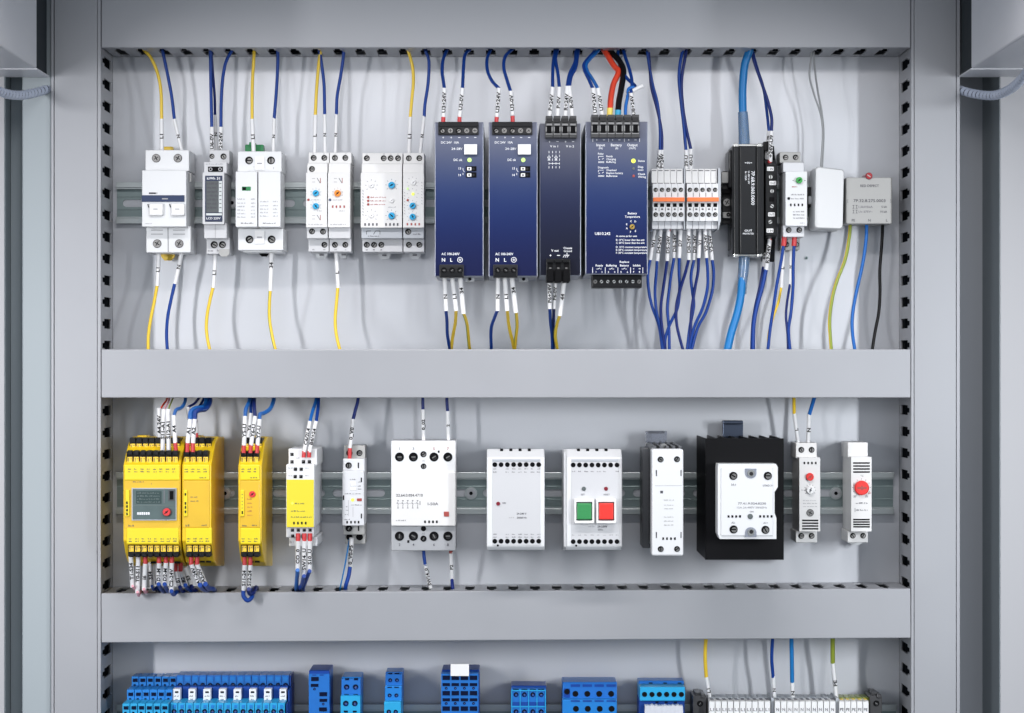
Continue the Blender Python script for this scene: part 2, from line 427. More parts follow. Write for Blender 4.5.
def slots_wall(p, axis, fixed, out, t0, t1, first, pitch, y_open, body, neck, bodyd, neckd, D=.0675, th=.0012, m='duct'):
    """duct wall with keyhole shaped openings. axis 'z': wall runs vertically at x=fixed; axis 'x': runs along x at z=fixed.
    t0..t1 run; openings centred on first + k*pitch"""
    segs = []; c = first
    while c - pitch > t0: c -= pitch
    while c < t0 + body: c += pitch
    def bx(u0, u1, d0, d1):
        if u1 - u0 < 1e-6: return
        if axis == 'z': p.wbox((fixed, -d1, u0), (fixed + out*th, -d0, u1), m, 0)
        else: p.wbox((u0, -d1, fixed), (u1, -d0, fixed + out*th), m, 0)
    cur = t0; ks = []
    while c + body/2 < t1: ks.append(c); c += pitch
    bx(t0, t1, 0, bodyd[0]); bx(t0, t1, neckd[1], D)
    for c in ks:
        bx(cur, c - body/2, bodyd[0], bodyd[1]); cur = c + body/2
    bx(cur, t1, bodyd[0], bodyd[1]); cur = t0
    for c in ks:
        bx(cur, c - neck/2, bodyd[1], neckd[1]); cur = c + neck/2
    bx(cur, t1, bodyd[1], neckd[1])

def duct(name, label, x0, x1, z0, z1, slots, D=.07, rot=0, ends=False):
    """slotted trunking: back, two long walls, lid with folded lips"""
    root = bpy.data.objects.new(name, None); COL.objects.link(root); root.location = ((x0+x1)/2, 0, (z0+z1)/2)
    root['label'] = label; root['category'] = 'cable duct'; root['group'] = 'slotted cable ducts of the cabinet'
    vert = (z1 - z0) > (x1 - x0)
    b = Part('base', root); lid = Part('cover', root)
    b.wbox((x0, -.0014, z0), (x1, -.0002, z1), 'duct', 0)
    for side, cfg in slots.items():
        if side == 'L': args = ('z', x0, 1)
        if side == 'R': args = ('z', x1, -1)
        if side == 'B': args = ('x', z0, 1)
        if side == 'T': args = ('x', z1, -1)
        t0, t1 = (z0, z1) if vert else (x0, x1)
        if cfg: slots_wall(b, *args, t0, t1, *cfg)
        elif side in 'LR': b.wbox((args[1], -.0675, z0), (args[1] + args[2]*.0012, 0, z1), 'duct', 0)
        else: b.wbox((x0, -.0675, args[1]), (x1, 0, args[1] + args[2]*.0012), 'duct', 0)
    e = .0006
    if vert:
        lid.wbox((x0+.0019, -D, z0-e), (x1-.0023, -D+.0018, z1+e), 'duct', .0004)
        b.wbox((x0-e, -D-.0003, z0-e), (x0+.0014, -D+.0018, z1+e), 'duct', .0006); b.wbox((x1-.0019, -D-.0003, z0-e), (x1+e, -D+.0018, z1+e), 'duct', .0006)
    else: lid.wbox((x0-e, -D, z0-e), (x1+e, -D+.0018, z1+e), 'duct', .0007)
    if vert:
        lid.wbox((x0-e, -D+.0018, z0), (x0-e+.0006, -D+.007, z1), 'duct', 0); lid.wbox((x1+e-.0006, -D+.0018, z0), (x1+e, -D+.007, z1), 'duct', 0)
    else:
        lid.wbox((x0, -D+.0018, z0-e), (x1, -D+.007, z0-e+.0006), 'duct', 0); lid.wbox((x0, -D+.0018, z1+e-.0006), (x1, -D+.007, z1+e), 'duct', 0)
    b.build(); lid.build()
    if rot: root.rotation_euler = (0, rot, 0)
    return root
ZT, ZB = W(0, -140, .07).z, W(0, 860, .07).z
PZ = 21.75 * (DB - .035) / F
zf = W(0, 62.8, .035).z
duct('cable_duct', 'tall grey slotted cable duct running down the left side of the panel', W(52, 0, .07).x, XL, ZB, ZT,
     {'L': None, 'R': (zf, PZ, 1, .0080, .0040, (.010, .047), (.047, .057))})
duct('cable_duct', 'tall grey slotted cable duct running down the right side of the panel', XR, W(959, 0, .07).x, ZB, ZT,
     {'R': None, 'L': (W(0, 64, .035).z, 21.62*(DB-.035)/F, 1, .0080, .0040, (.010, .047), (.047, .057))})
XH0, XH1 = XL + .0016, XR - .0016
def hz(y): return W(0, y, .07).z
PX = 21.75 * (DB - .035) / F
duct('cable_duct', 'broad grey cable duct across the very top of the panel', XH0, XH1, hz(47), hz(-20),
     {'B': (W(121, 0, .035).x, PX, 1, .0080, .0045, (.010, .047), (.047, .057)), 'T': None})
duct('cable_duct', 'grey cable duct across the middle, between the two device rows', XH0, XH1, hz(397), hz(350),
     {'B': (W(121, 0, .035).x, PX, 1, .0080, .0045, (.010, .047), (.047, .057)), 'T': (W(121, 0, .035).x, PX, 1, .0080, .0045, (.010, .047), (.047, .057))})
duct('cable_duct', 'slightly tilted grey cable duct above the blue terminal blocks', XH0, XH1, hz(639.6), hz(591.6),
     {'B': (W(121, 0, .035).x, PX, 1, .0080, .0045, (.010, .047), (.047, .057)), 'T': (W(122, 0, .035).x, PX, 1, .0080, .0045, (.010, .047), (.047, .057))}, rot=-math.radians(.33))

# rails
def rail(label, y0, y1, screws, x0=116.5, x1=896.5):
    r = thing('mounting_rail', label, 'mounting rail', 'horizontal metal mounting rails', (506, (y0+y1)/2), 0)
    zt, zb = W(0, y0, .0075).z, W(0, y1, .0075).z; xa, xb = W(x0, 0, .004).x, W(x1, 0, .004).x
    h = zt - zb; lip = h * .135; D = .0075; t = .0011
    p = Part('rail_profile', r)
    p.wbox((xa, -D, zt), (xb, -D + t, zt - lip), 'zinc', .0003); p.wbox((xa, -D, zb), (xb, -D + t, zb + lip), 'zinc', .0003)
    p.wbox((xa, -D + t, zt - lip - .0002), (xb, -.0012, zt - lip - t), 'zinc', 0); p.wbox((xa, -D + t, zb + lip + .0002), (xb, -.0012, zb + lip + t), 'zinc', 0)
    # floor of the channel with oblong holes, as strips around each hole
    zc = (zt + zb)/2 ; hw, hh = .0092, .0031
    a, b = zc + hh, zc - hh; A, Bz = zt - lip - t, zb + lip + t
    f0, f1 = -.0013, -.0003
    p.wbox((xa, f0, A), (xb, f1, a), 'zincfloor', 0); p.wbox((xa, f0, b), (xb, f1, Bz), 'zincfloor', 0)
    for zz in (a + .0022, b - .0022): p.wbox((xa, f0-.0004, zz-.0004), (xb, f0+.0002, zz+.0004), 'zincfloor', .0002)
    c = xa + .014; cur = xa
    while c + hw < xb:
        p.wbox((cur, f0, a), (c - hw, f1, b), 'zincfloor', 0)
        for sg in (-1, 1):      # rounded ends
            n = 8; ex = c + sg*(hw); vs = []
            for i in range(n + 1):
                an = -math.pi/2 + math.pi*i/n
                vs.append((ex - sg*hh + sg*hh*math.cos(an), zc + hh*math.sin(an)))
            for i in range(n):
                q = [vs[i], vs[i+1], (ex, vs[i+1][1]), (ex, vs[i][1])]
                p.add([(u, f0, w) for u, w in q] + [(u, f1, w) for u, w in q], [(0,1,2,3), (0,4,5,1)], 'zincfloor')
        cur = c + hw; c += .025
    p.wbox((cur, f0, a), (xb, f1, b), 'zincfloor', 0)
    p.build()
    for x in screws:
        s = Part('fixing_screw', r); s.cyl(x, (y0+y1)/2, 6.2, .003, .001, 'zinc', 20); s.cyl(x, (y0+y1)/2, 4.6, .0042, .001, 'steel', 20)
        s.cyl(x, (y0+y1)/2, 2.0, .0043, .001, 'well', 6); s.build()
rail('zinc mounting rail behind the upper device row with the four navy power units', 182, 223.6, (232, 662), x1=888)
rail('zinc mounting rail behind the second row with the three yellow modules', 472.4, 514.2, (225, 471, 836), x1=893.5)
rail('zinc mounting rail behind the blue terminal blocks at the bottom', 704.5, 746, (500,))

# cabinet sides
for sg, lab in ((-1, 'left'), (1, 'right')):
    xa = -.403 if sg < 0 else .397; xb = xa + sg*.12
    r = thing('cabinet_post', 'upright sheet steel side post of the cabinet, %s of the panel' % lab, 'cabinet post', 'side posts of the cabinet')
    p = Part('post_face', r); p.wbox((xa + sg*.0008, -.076, ZB), (xb, -.070, ZT), 'frame_light', .001); p.build()
    if sg < 0: p = Part('flange', r); p.wbox((W(22, 0, .066).x, -.066, ZB), (W(51.2, 0, .066).x, -.060, ZT), 'flange', .0012); p.wbox((-.4028, -.052, ZB), (-.388, -.050, ZT), 'frame', 0); p.build()
    p = Part('post_side', r); p.wbox((xa, -.0755, ZB), (xa + sg*.003, .0, ZT), 'frame_shaded', 0); p.build()
for sg in (-1, 1):
    lab = 'left' if sg < 0 else 'right'
    xi = W(49.5, 0, .07).x if sg < 0 else W(958.6, 0, .07).x
    r = thing('equipment_housing', 'pale metal housing with a spiral wrapped cable below it, in the top %s corner' % lab, 'housing', 'pale housings high on both sides', (49 if sg < 0 else 959, 60), .1)
    zb_ = W(0, 76.5, .07).z
    p = Part('housing_body', r); p.wbox((xi, -.40, zb_), (xi + sg*.22, -.129, ZT), 'lampbox', .0015); p.build()
    p = Part('recess', r); p.wbox((xi + sg*.002, -.1285, zb_ + .0005), (xi + sg*.22, -.072, ZT), 'recess', .0005)
    p.wbox((xi, -.1285, zb_ - .0008), (xi + sg*.22, -.072, zb_ + .0004), 'lampbox', 0); p.build()
    # spiral wrapped cable loop
    c = thing('spiral_wrapped_cable', 'cable bundle in pale translucent spiral wrap, curving under the %s housing' % lab, 'cable', 'spiral wrapped cables', (49 if sg < 0 else 959, 90), .06)
    if sg < 0: pts = [W(60, 84, .050), W(49, 88.5, .062), W(36, 92.5, .085), W(20, 95.3, .12), W(4, 93, .155), W(-14, 84, .20), W(-30, 66, .25)]
    else: pts = [W(948, 85, .050), W(960, 90, .062), W(975, 94, .085), W(993, 95.5, .12), W(1007, 91, .155), W(1019, 82, .20), W(1032, 66, .25)]
    q = Part('cable_core', c); q.tube(pts, .0030, 'spiraldark', n=10); q.build()
    S = smooth(pts, 80); h = []; L = 0
    for i in range(1, len(S) - 1):
        L += (S[i] - S[i-1]).length; t = (S[i+1] - S[i-1]).normalized(); nn = Vector((0, -1, 0)); nn = (nn - t*nn.dot(t)).normalized(); bb = t.cross(nn)
        for w in (0,):
            an = 2*math.pi*L/.0088; h.append(S[i] + (nn*math.cos(an) + bb*math.sin(an)) * .0036)
    q = Part('spiral_wrap', c); R = .0036
    # flat band wound round the core
    vs, fs = [], []; L = 0; cnt = 0
    for i in range(1, len(S) - 1):
        L += (S[i] - S[i-1]).length; t = (S[i+1] - S[i-1]).normalized(); nn = Vector((0, -1, 0)); nn = (nn - t*nn.dot(t)).normalized(); bb = t.cross(nn)
        for j in range(16):
            an = 2*math.pi*j/16; ph = ((L/.0072 + j/16) % 1.0); rr = R * (1.0 if ph < .62 else .72) * (1.06 if ph < .15 else 1)
            vs.append(S[i] + nn*rr*math.cos(an) + bb*rr*math.sin(an))
        cnt += 1
    for i in range(cnt - 1):
        for j in range(16): fs.append((i*16+j, i*16+(j+1) % 16, (i+1)*16+(j+1) % 16, (i+1)*16+j))
    q.add(vs, fs, 'spiral', True); q.build()

# stand-in dark cables added inside the ducts to blacken the slots
def bundle(label, a, b, vert):
    r = thing('slot_filler', label, 'cable bundle', 'stand-in cables added to darken the duct slots', at=(506, 362), d=.03)
    p = Part('cables', r); rnd = random.Random(9)
    (x0, z0), (x1, z1) = a, b
    n = 6; R = .0040
    for i in range(n):
        for j in range(3):
            pts = []
            for k in range(14):
                t = k/13
                if vert: pts.append((x0 + (x1-x0)*(i+.5)/n + rnd.uniform(-.0012, .0012), -.012 - j*.016 + rnd.uniform(-.002, .002), z0 + (z1-z0)*t))
                else: pts.append((x0 + (x1-x0)*t, -.012 - j*.016 + rnd.uniform(-.002, .002), z0 + (z1-z0)*(i+.5)/n + rnd.uniform(-.001, .001)))
            p.tube(pts, R, 'slotblack', n=8, sub=2)
    p.build(); return r
mat('slotblack', (.003, .004, .006), .8, spec=.05)
bundle('stand-in cables added inside the left upright duct to darken its slots', (W(56, 0, .07).x, ZB), (XL-.003, ZT), True)
bundle('stand-in cables added inside the right upright duct to darken its slots', (XR+.003, ZB), (W(955, 0, .07).x, ZT), True)
bundle('stand-in cables added inside the top cross duct to darken its slots', (XH0+.01, hz(47)+.003), (XH1-.01, hz(-20)-.003), False)
bundle('stand-in cables added inside the middle cross duct to darken its slots', (XH0+.01, hz(397)+.004), (XH1-.01, hz(350)-.004), False)
q = bundle('stand-in cables added inside the lowest cross duct to darken its slots', (XH0+.01, hz(639.6)+.005), (XH1-.01, hz(591.6)-.005), False)

r = thing('panel_screw', 'tiny dark screw head in the bare panel below the green-dial relay', 'screw', at=(806.5, 258), d=0)
p = Part('screw_head', r); p.cyl(806.5, 258, 1.6, .0012, .0002, 'zincfloor', 12); p.cyl(806.5, 258, .8, .0013, .0002, 'well', 6); p.build()
# ------------------------------------------------------------------ upper row of devices
def clip(root, x0, y0, x1, y1, m='clip', d=.012, hole=True):
    p = Part('rail_clip', root); xm = (x0+x1)/2; yy = y0 + (y1-y0)*.55
    p.poly([(x0, y0-2), (x1, y0-2), (x1, yy), (x1-(x1-x0)*.25, y1), (x0+(x1-x0)*.25, y1), (x0, yy)], d+.003, d, m)
    if hole: p.box(xm-2.2, (y0+y1)/2-.8, xm+2.2, (y0+y1)/2+.9, d+.0034, d+.001, 'lineg', .0002)
    return p.build()
def housing(root, boxes, name='housing', bev=.0006, db=.0078):
    p = Part(name, root)
    for x0, y0, x1, y1, df, m in boxes: p.box(x0, y0, x1, y1, df, db, m, bev)
    return p.build()

# --- two pole breaker with the blue stripe
r = thing('circuit_breaker', 'wide white two-pole breaker with a dark blue stripe, leftmost on the upper rail', 'circuit breaker', at=(167, 202), d=.008)
housing(r, [(145.4, 150, 189, 171, .050, 'white'), (142, 170.3, 186.3, 226.7, .066, 'white'), (146.2, 226.0, 190.6, 252.6, .050, 'white')])
p = Part('front_stripe', r); p.box(141.7, 195.2, 184.2, 201.8, .0672, .060, 'stripe', .0004); p.build()
p = Part('side_latch', r); p.box(189.4, 173, 191.2, 182, .052, .046, 'boxgrey', .0003); p.build()
for x in (149.2, 171):
    p = Part('toggle_lever', r)
    p.box(x-.6, 203.2, x+13.4, 216.2, .0663, .06, 'insetgrey', 0); p.box(x, 203.6, x+13.6, 215.6, .070, .06, 'lever', .0012)
    p.rect(x+4, 208.6, x+8.5, 209.6, .070, 'fineg'); p.bar(x-1.4, 204, x-.4, 207.5, .9, .0665, 'ink', .0003); p.build()
for x, y in ((156.2, 158.2), (177.9, 158.2), (157.2, 243.6), (179.2, 243.6)): screw(r, x, y, 4.3, .050, 'metal')
p = Part('printing', r); p.dashes(149, 157.5, 193.2, 1.6, .066, 'ink', 1); p.rect(149.5, 192.4, 156, 194, .066, 'softink')
for x in (151, 173):
    for y in (230.2, 234.2): p.rect(x, y-.5, x+12, y+.4, .050, 'fineg')
p.bar(168, 227.5, 168.2, 252, .7, .050, 'lineg'); p.rect(162, 198.2, 168, 199.4, .0672, 'fineg')
p.dashes(145, 152, 223.5, 1, .066, 'fineg', 4); p.build()
clip(r, 161, 252, 174.5, 260.5, 'clipyellow', hole=False)
p = Part('upper_clip', r); p.box(163, 146.5, 173, 152, .016, .010, 'clipyellow', .001); p.build()

# --- energy meter
r = thing('energy_meter', 'slim energy meter with a grey digital display and red-tipped wires, right of the blue-striped breaker', 'energy meter', at=(215, 202), d=.008)
housing(r, [(209.5, 150, 229.5, 164, .034, 'insetgrey'), (203.9, 161.9, 226.7, 173.5, .054, 'insetgrey'), (202.6, 172.6, 224, 224, .062, 'insetgrey'),
            (204, 223.2, 226.7, 238.5, .054, 'insetgrey'), (206.4, 237.6, 229.8, 254, .040, 'insetgrey')])
p = Part('display', r); p.box(205, 175.6, 222.4, 221.8, .0626, .058, 'lcdframe', .0004); p.box(206.2, 181, 218.4, 212.4, .0630, .058, 'lcd', .0002)
p.box(218.7, 181, 222.1, 212.4, .0630, .058, 'lcdlight', .0002); p.rect(206.2, 213.2, 222, 215.4, .0627, 'lcdlight'); p.build()
p = Part('display_print', r)
p.text('kWh 31', 213.5, 178.3, 2.6, .0627, 'whiteink', fit=13)
for i in range(7): p.dashes(207, 217.8, 183.5 + 4*i, 2.0, .0631, 'softink', i)
for i in range(7): p.rect(219.3, 183 + 4*i, 221.4, 184 + 4*i, .0631, 'lineg')
p.text('LCD 220V', 213.5, 218.2, 2.2, .0627, 'whiteink', fit=14); p.bar(215.3, 224, 215.3, 238, .6, .054, 'fineg'); p.build()
p = Part('terminal_window', r)
p.box(208, 166.6, 222.8, 171.8, .0545, .05, 'well', .0012); p.cyl(210.6, 169.2, 1.8, .0548, .05, 'fineg'); p.cyl(220, 169.2, 1.8, .0548, .05, 'fineg'); p.cyl(210.6, 169.2, 1.0, .0549, .05, 'well'); p.cyl(220, 169.2, 1.0, .0549, .05, 'well'); p.build()
p = Part('printing', r); p.dashes(206, 224, 164, 1.2, .054, 'fineg', 3); p.dashes(208, 214, 250.5, 2, .040, 'softink', 3); p.dashes(217, 228, 250.5, 2, .040, 'softink', 8); p.build()
screw(r, 214.2, 244.7, 3.5, .040); screw(r, 222.4, 244.7, 3.5, .040); screw(r, 212, 156.3, 2.6, .034); screw(r, 223.5, 156.5, 3, .034)
clip(r, 219, 251, 229, 256.5, 'boxgrey', .040, hole=False)

# --- surge arrester, two plug-in cartridges
r = thing('surge_arrester', 'white surge arrester with two plug-in cartridges, a small green window and a green top connector', 'surge arrester', at=(260, 202), d=.008)
housing(r, [(237.7, 151.3, 281.6, 172, .050, 'white'), (238, 228.6, 283.2, 250.3, .050, 'white'), (239, 170, 281, 230, .046, 'white'), (243, 249.5, 282, 252.4, .044, 'white')])
for x0, x1, l in ((235.5, 257.2, 'cartridge with a small green status window'), (258.2, 280.6, 'plain cartridge')):
    p = Part('cartridge', r, label=l); p.box(x0, 171.4, x1, 227.1, .067, .03, 'white', .0008); p.build()
p = Part('status_window', r); p.box(241.9, 186.6, 250.8, 190.7, .0673, .06, 'green', .0002); p.rect(242.4, 187.2, 246, 190.1, .0673, 'well'); p.build()
p = Part('printing', r)
for i, y in enumerate((199, 203, 206.5, 210, 213.5, 217)):
    p.dashes(237.5, 245.5, y, 1.4, .067, 'fineg', i); p.dashes(251, 255.5, y, 1.4, .067, 'fineg', i+9)
    if i < 5: p.dashes(260, 269, y+2.5, 1.4, .067, 'fineg', i+20); p.dashes(273, 278, y+2.5, 1.4, .067, 'fineg', i+30)
p.dashes(241, 254, 223.2, 1.3, .067, 'softink', 50); p.dashes(263, 276, 223.2, 1.3, .067, 'softink', 51)
p.text('1', 254, 167, 2, .05, 'fineg'); p.text('3', 273.5, 168, 2, .05, 'fineg'); p.build()
for y0 in (156.8, 230.6):
    p = Part('name_tag', r); p.box(254.8, y0, 264.4, y0+13, .0512, .045, 'lever', .0005); p.rect(257, y0+6, 262, y0+7.4, .0512, 'fineg'); p.build()
for x, y in ((249.1, 160.4), (271, 160.4), (249.5, 239.4), (271.6, 239.4)): screw(r, x, y, 3.9, .050)
p = Part('top_connector', r); p.box(245, 144.5, 263.4, 153, .028, .016, 'green', .0008); p.box(249, 142, 255, 146, .031, .02, 'green', .0006); p.build()
clip(r, 259, 250, 269, 256.4, 'well', .02, hole=False)

# --- timer pair
def step_relay(r, xa, xb, tiers):
    housing(r, [(xa[i] if isinstance(xa, (list, tuple)) else xa, *t) for i, t in enumerate(tiers)])
rA = thing('time_relay', 'slim white relay with two blue dials one above the other', 'relay', 'white relays with small dials on the upper rail', at=(317, 202), d=.008)
housing(rA, [(308.6, 152.4, 329.0, 163.6, .044, 'warmwhite'), (307.2, 163, 327.6, 173.4, .052, 'warmwhite'), (306.1, 172.8, 327.0, 227.2, .060, 'warmwhite'),
             (306.8, 226.6, 327.7, 238.5, .054, 'insetgrey'), (308.4, 237.8, 328.8, 251.8, .044, 'insetgrey')])
rB = thing('time_relay', 'slim white relay with one orange dial beside the two-blue-dial relay', 'relay', 'white relays with small dials on the upper rail', at=(340, 202), d=.008)
housing(rB, [(329.6, 152.4, 351.4, 163.6, .044, 'warmwhite'), (328.5, 163, 350.4, 173.4, .052, 'warmwhite'), (327.9, 172.8, 350.0, 227.2, .060, 'warmwhite'),
             (328.6, 226.6, 350.4, 238.5, .054, 'insetgrey'), (329.4, 237.8, 351.2, 251.8, .044, 'insetgrey')])
for x in (313.6, 324.3): screw(rA, x, 157.9, 3.0, .044)
screw(rA, 312, 169.0, 3.0, .052); screw(rA, 312, 231.4, 3.0, .054); screw(rA, 323, 231.6, 3.0, .054); screw(rA, 324.4, 244.8, 3.0, .044)
for x in (334.9, 345.3): screw(rB, x, 157.9, 3.0, .044); screw(rB, x, 244.8, 3.0, .044)
knob(rA, 315.9, 193.2, 3.2, .060, 'knobblue', label='upper blue dial'); knob(rA, 315.9, 206.2, 3.2, .060, 'knobblue', label='lower blue dial', ang=2.2)
knob(rB, 337.6, 193.4, 3.4, .060, 'knoborange')
led(rA, 308.4, 199.8, 1.2, .060, 'redink'); led(rB, 330.0, 199.8, 1.3, .060, 'inkblue')
holes(rB, 'vent_holes', [(x, 206.6) for x in (332.7, 336.4, 340.2, 344.2)], 1.5, 2.4, .060, 'redink')
for r_, x0 in ((rA, 306.1), (rB, 327.9)):
    p = Part('printing', r_)
    p.bar(x0+6, 178.5, x0+9, 178.5, .5, .06, 'fineg'); p.bar(x0+6, 182, x0+9, 182, .5, .06, 'fineg'); p.bar(x0+11, 178, x0+14, 183, .6, .06, 'lineg'); p.bar(x0+14.3, 178, x0+14.3, 183, .6, .06, 'redink')
    if r_ is rA: p.bar(x0+6, 215.5, x0+9, 215.5, .5, .06, 'fineg'); p.bar(x0+6, 219, x0+9, 219, .5, .06, 'fineg'); p.bar(x0+11, 215, x0+14, 220, .6, .06, 'lineg'); p.bar(x0+14.3, 215, x0+14.3, 220, .6, .06, 'redink')
    p.dashes(x0+5, x0+15, 199.8, 1.1, .06, 'fineg', 5); p.dashes(x0+2.5, x0+18, 224.4, 1.2, .06, 'fineg', 6); p.dashes(x0+11, x0+17, 210.8, 1.1, .06, 'fineg', 6)
    for i in range(7):
        a = math.radians(200 - i*37); cx = x0 + 9.8
        for cy in ((193.2, 206.2) if r_ is rA else (193.2,)): p.bar(cx+4.6*math.cos(a), cy-4.6*math.sin(a), cx+5.6*math.cos(a), cy-5.6*math.sin(a), .5, .06, 'fineg')
    for i, x in enumerate((x0+7.3, x0+18)): p.dashes(x-1, x+1.3, 153.9, 1, .044, 'fineg', i); p.dashes(x-1, x+1.3, 249.6, 1, .044, 'softink', i)
    p.build()
clip(rA, 315.6, 251, 327.4, 258.6); clip(rB, 338.6, 251, 348.6, 258.2)

# --- wide monitoring relay and its slim neighbour
r = thing('monitoring_relay', 'wide white relay with two blue dials and three brown marks', 'relay', 'white relays with small dials on the upper rail', at=(381, 202), d=.008)
housing(r, [(362.3, 152.8, 402.6, 164.2, .044, 'warmwhite'), (361.6, 163.6, 402.2, 173.4, .052, 'warmwhite'), (360.8, 173, 401.9, 227.5, .060, 'warmwhite'),
            (361.4, 227, 402.2, 238.5, .054, 'grey'), (362.3, 238, 402.6, 252, .044, 'insetgrey')])
for x in (366.8, 383.7, 390.6, 398.0): screw(r, x, 158.2, 3.0, .044)
for x in (366.8, 374.0, 381.3): screw(r, x, 244.8, 3.0, .044)
for y, a in ((185.2, .5), (215.8, 2.4)): knob(r, 391.7, y, 3.4, .060, 'knobblue', ang=a)
for x, y in ((371.5, 185.6), (371.5, 215.6), (391.8, 200.6)): knob(r, x, y, 2.3, .060, 'knobwhite', mark='fineg', h=.0015)
for y in (197.2, 200.8, 204.4): led(r, 368.2, y, 1.2, .060, 'redink')
holes(r, 'vent_holes', [(x, 224.4) for x in (365.1, 369, 372.9, 376.8, 386, 390, 393.8, 397.6)], 1.6, 2.6, .060, 'softink')
p = Part('printing', r)
for y in (197.2, 200.8, 204.4): p.dashes(370.5, 386, y, 1.1, .06, 'redink', int(y))
for cx, cy in ((391.7, 185.2), (391.7, 215.8), (371.5, 185.6), (371.5, 215.6)):
    for i in range(7):
        a = math.radians(220 - i*43); p.bar(cx+5*math.cos(a), cy-5*math.sin(a), cx+6.4*math.cos(a), cy-6.4*math.sin(a), .6, .06, 'fineg')
for i in range(9): p.bar(362.6, 190+i*3, 363.4, 191.6+i*3, .7, .06, 'fineg')
p.bar(366.5, 231, 366.5, 234.5, .6, .054, 'softink'); p.bar(366.5, 231, 371, 231, .6, .054, 'softink'); p.bar(373.5, 234.5, 375.5, 231, .6, .054, 'softink'); p.bar(375.5, 231, 380, 231, .6, .054, 'softink'); p.bar(380, 231, 380, 234.5, .6, .054, 'softink')
p.dashes(368, 379, 236, 1.3, .054, 'softink', 3); p.dashes(388, 396, 207, 1.1, .06, 'fineg', 3)
for x in (366.8, 383.7, 390.6, 398): p.dashes(x-1, x+1, 154, 1, .044, 'fineg', 1)
for x in (366.8, 374, 381.3): p.dashes(x-1, x+1, 249.8, 1.2, .044, 'softink', 2)
p.build(); clip(r, 378, 251, 390.6, 259.4)
r = thing('monitoring_relay', 'slim white relay with two blue dials and a yellow light, beside the navy units', 'relay', 'white relays with small dials on the upper rail', at=(413, 202), d=.008)
housing(r, [(403.4, 152.8, 424.2, 164.2, .044, 'warmwhite'), (403.0, 163.6, 424, 173.4, .052, 'warmwhite'), (403, 173, 423.8, 227.5, .060, 'warmwhite'),
            (403.2, 227, 424, 238.5, .054, 'grey'), (403.4, 238, 424.2, 252, .044, 'insetgrey')])
for x in (408.8, 419.3): screw(r, x, 158.2, 3.0, .044); screw(r, x, 244.8, 3.0, .044)
screw(r, 408.2, 231.7, 3.1, .054)
knob(r, 412.7, 205.8, 3.2, .060, 'knobblue', label='upper blue dial'); knob(r, 412.7, 216.9, 3.2, .060, 'knobblue', label='lower blue dial', ang=2)
knob(r, 413.5, 182.5, 2.6, .060, 'knobwhite', mark='fineg', h=.0015); led(r, 413, 194, 1.5, .060, 'ledyellow'); led(r, 407.7, 188.8, 1.0, .060, 'ledgreen'); led(r, 407.7, 200.2, 1.2, .060, 'redink')
holes(r, 'vent_holes', [(x, 224.2) for x in (407.4, 411.4, 415.3, 419.2)], 1.5, 2.3, .060, 'redink')
p = Part('printing', r)
for cy in (205.8, 216.9, 194, 182.5):
    for i in range(7):
        a = math.radians(220 - i*43); p.bar(412.7+4.7*math.cos(a), cy-4.7*math.sin(a), 412.7+5.9*math.cos(a), cy-5.9*math.sin(a), .5, .06, 'fineg')
for i in range(8): p.bar(421.6, 182+i*3, 422.2, 183.4+i*3, .6, .06, 'fineg'); p.bar(404.4, 192+i*3, 405, 193.4+i*3, .6, .06, 'fineg')
p.dashes(413, 422, 234, 1.5, .054, 'softink', 3); p.dashes(414, 419, 231, 1, .054, 'fineg', 5); p.build(); clip(r, 409, 251, 420.6, 259)

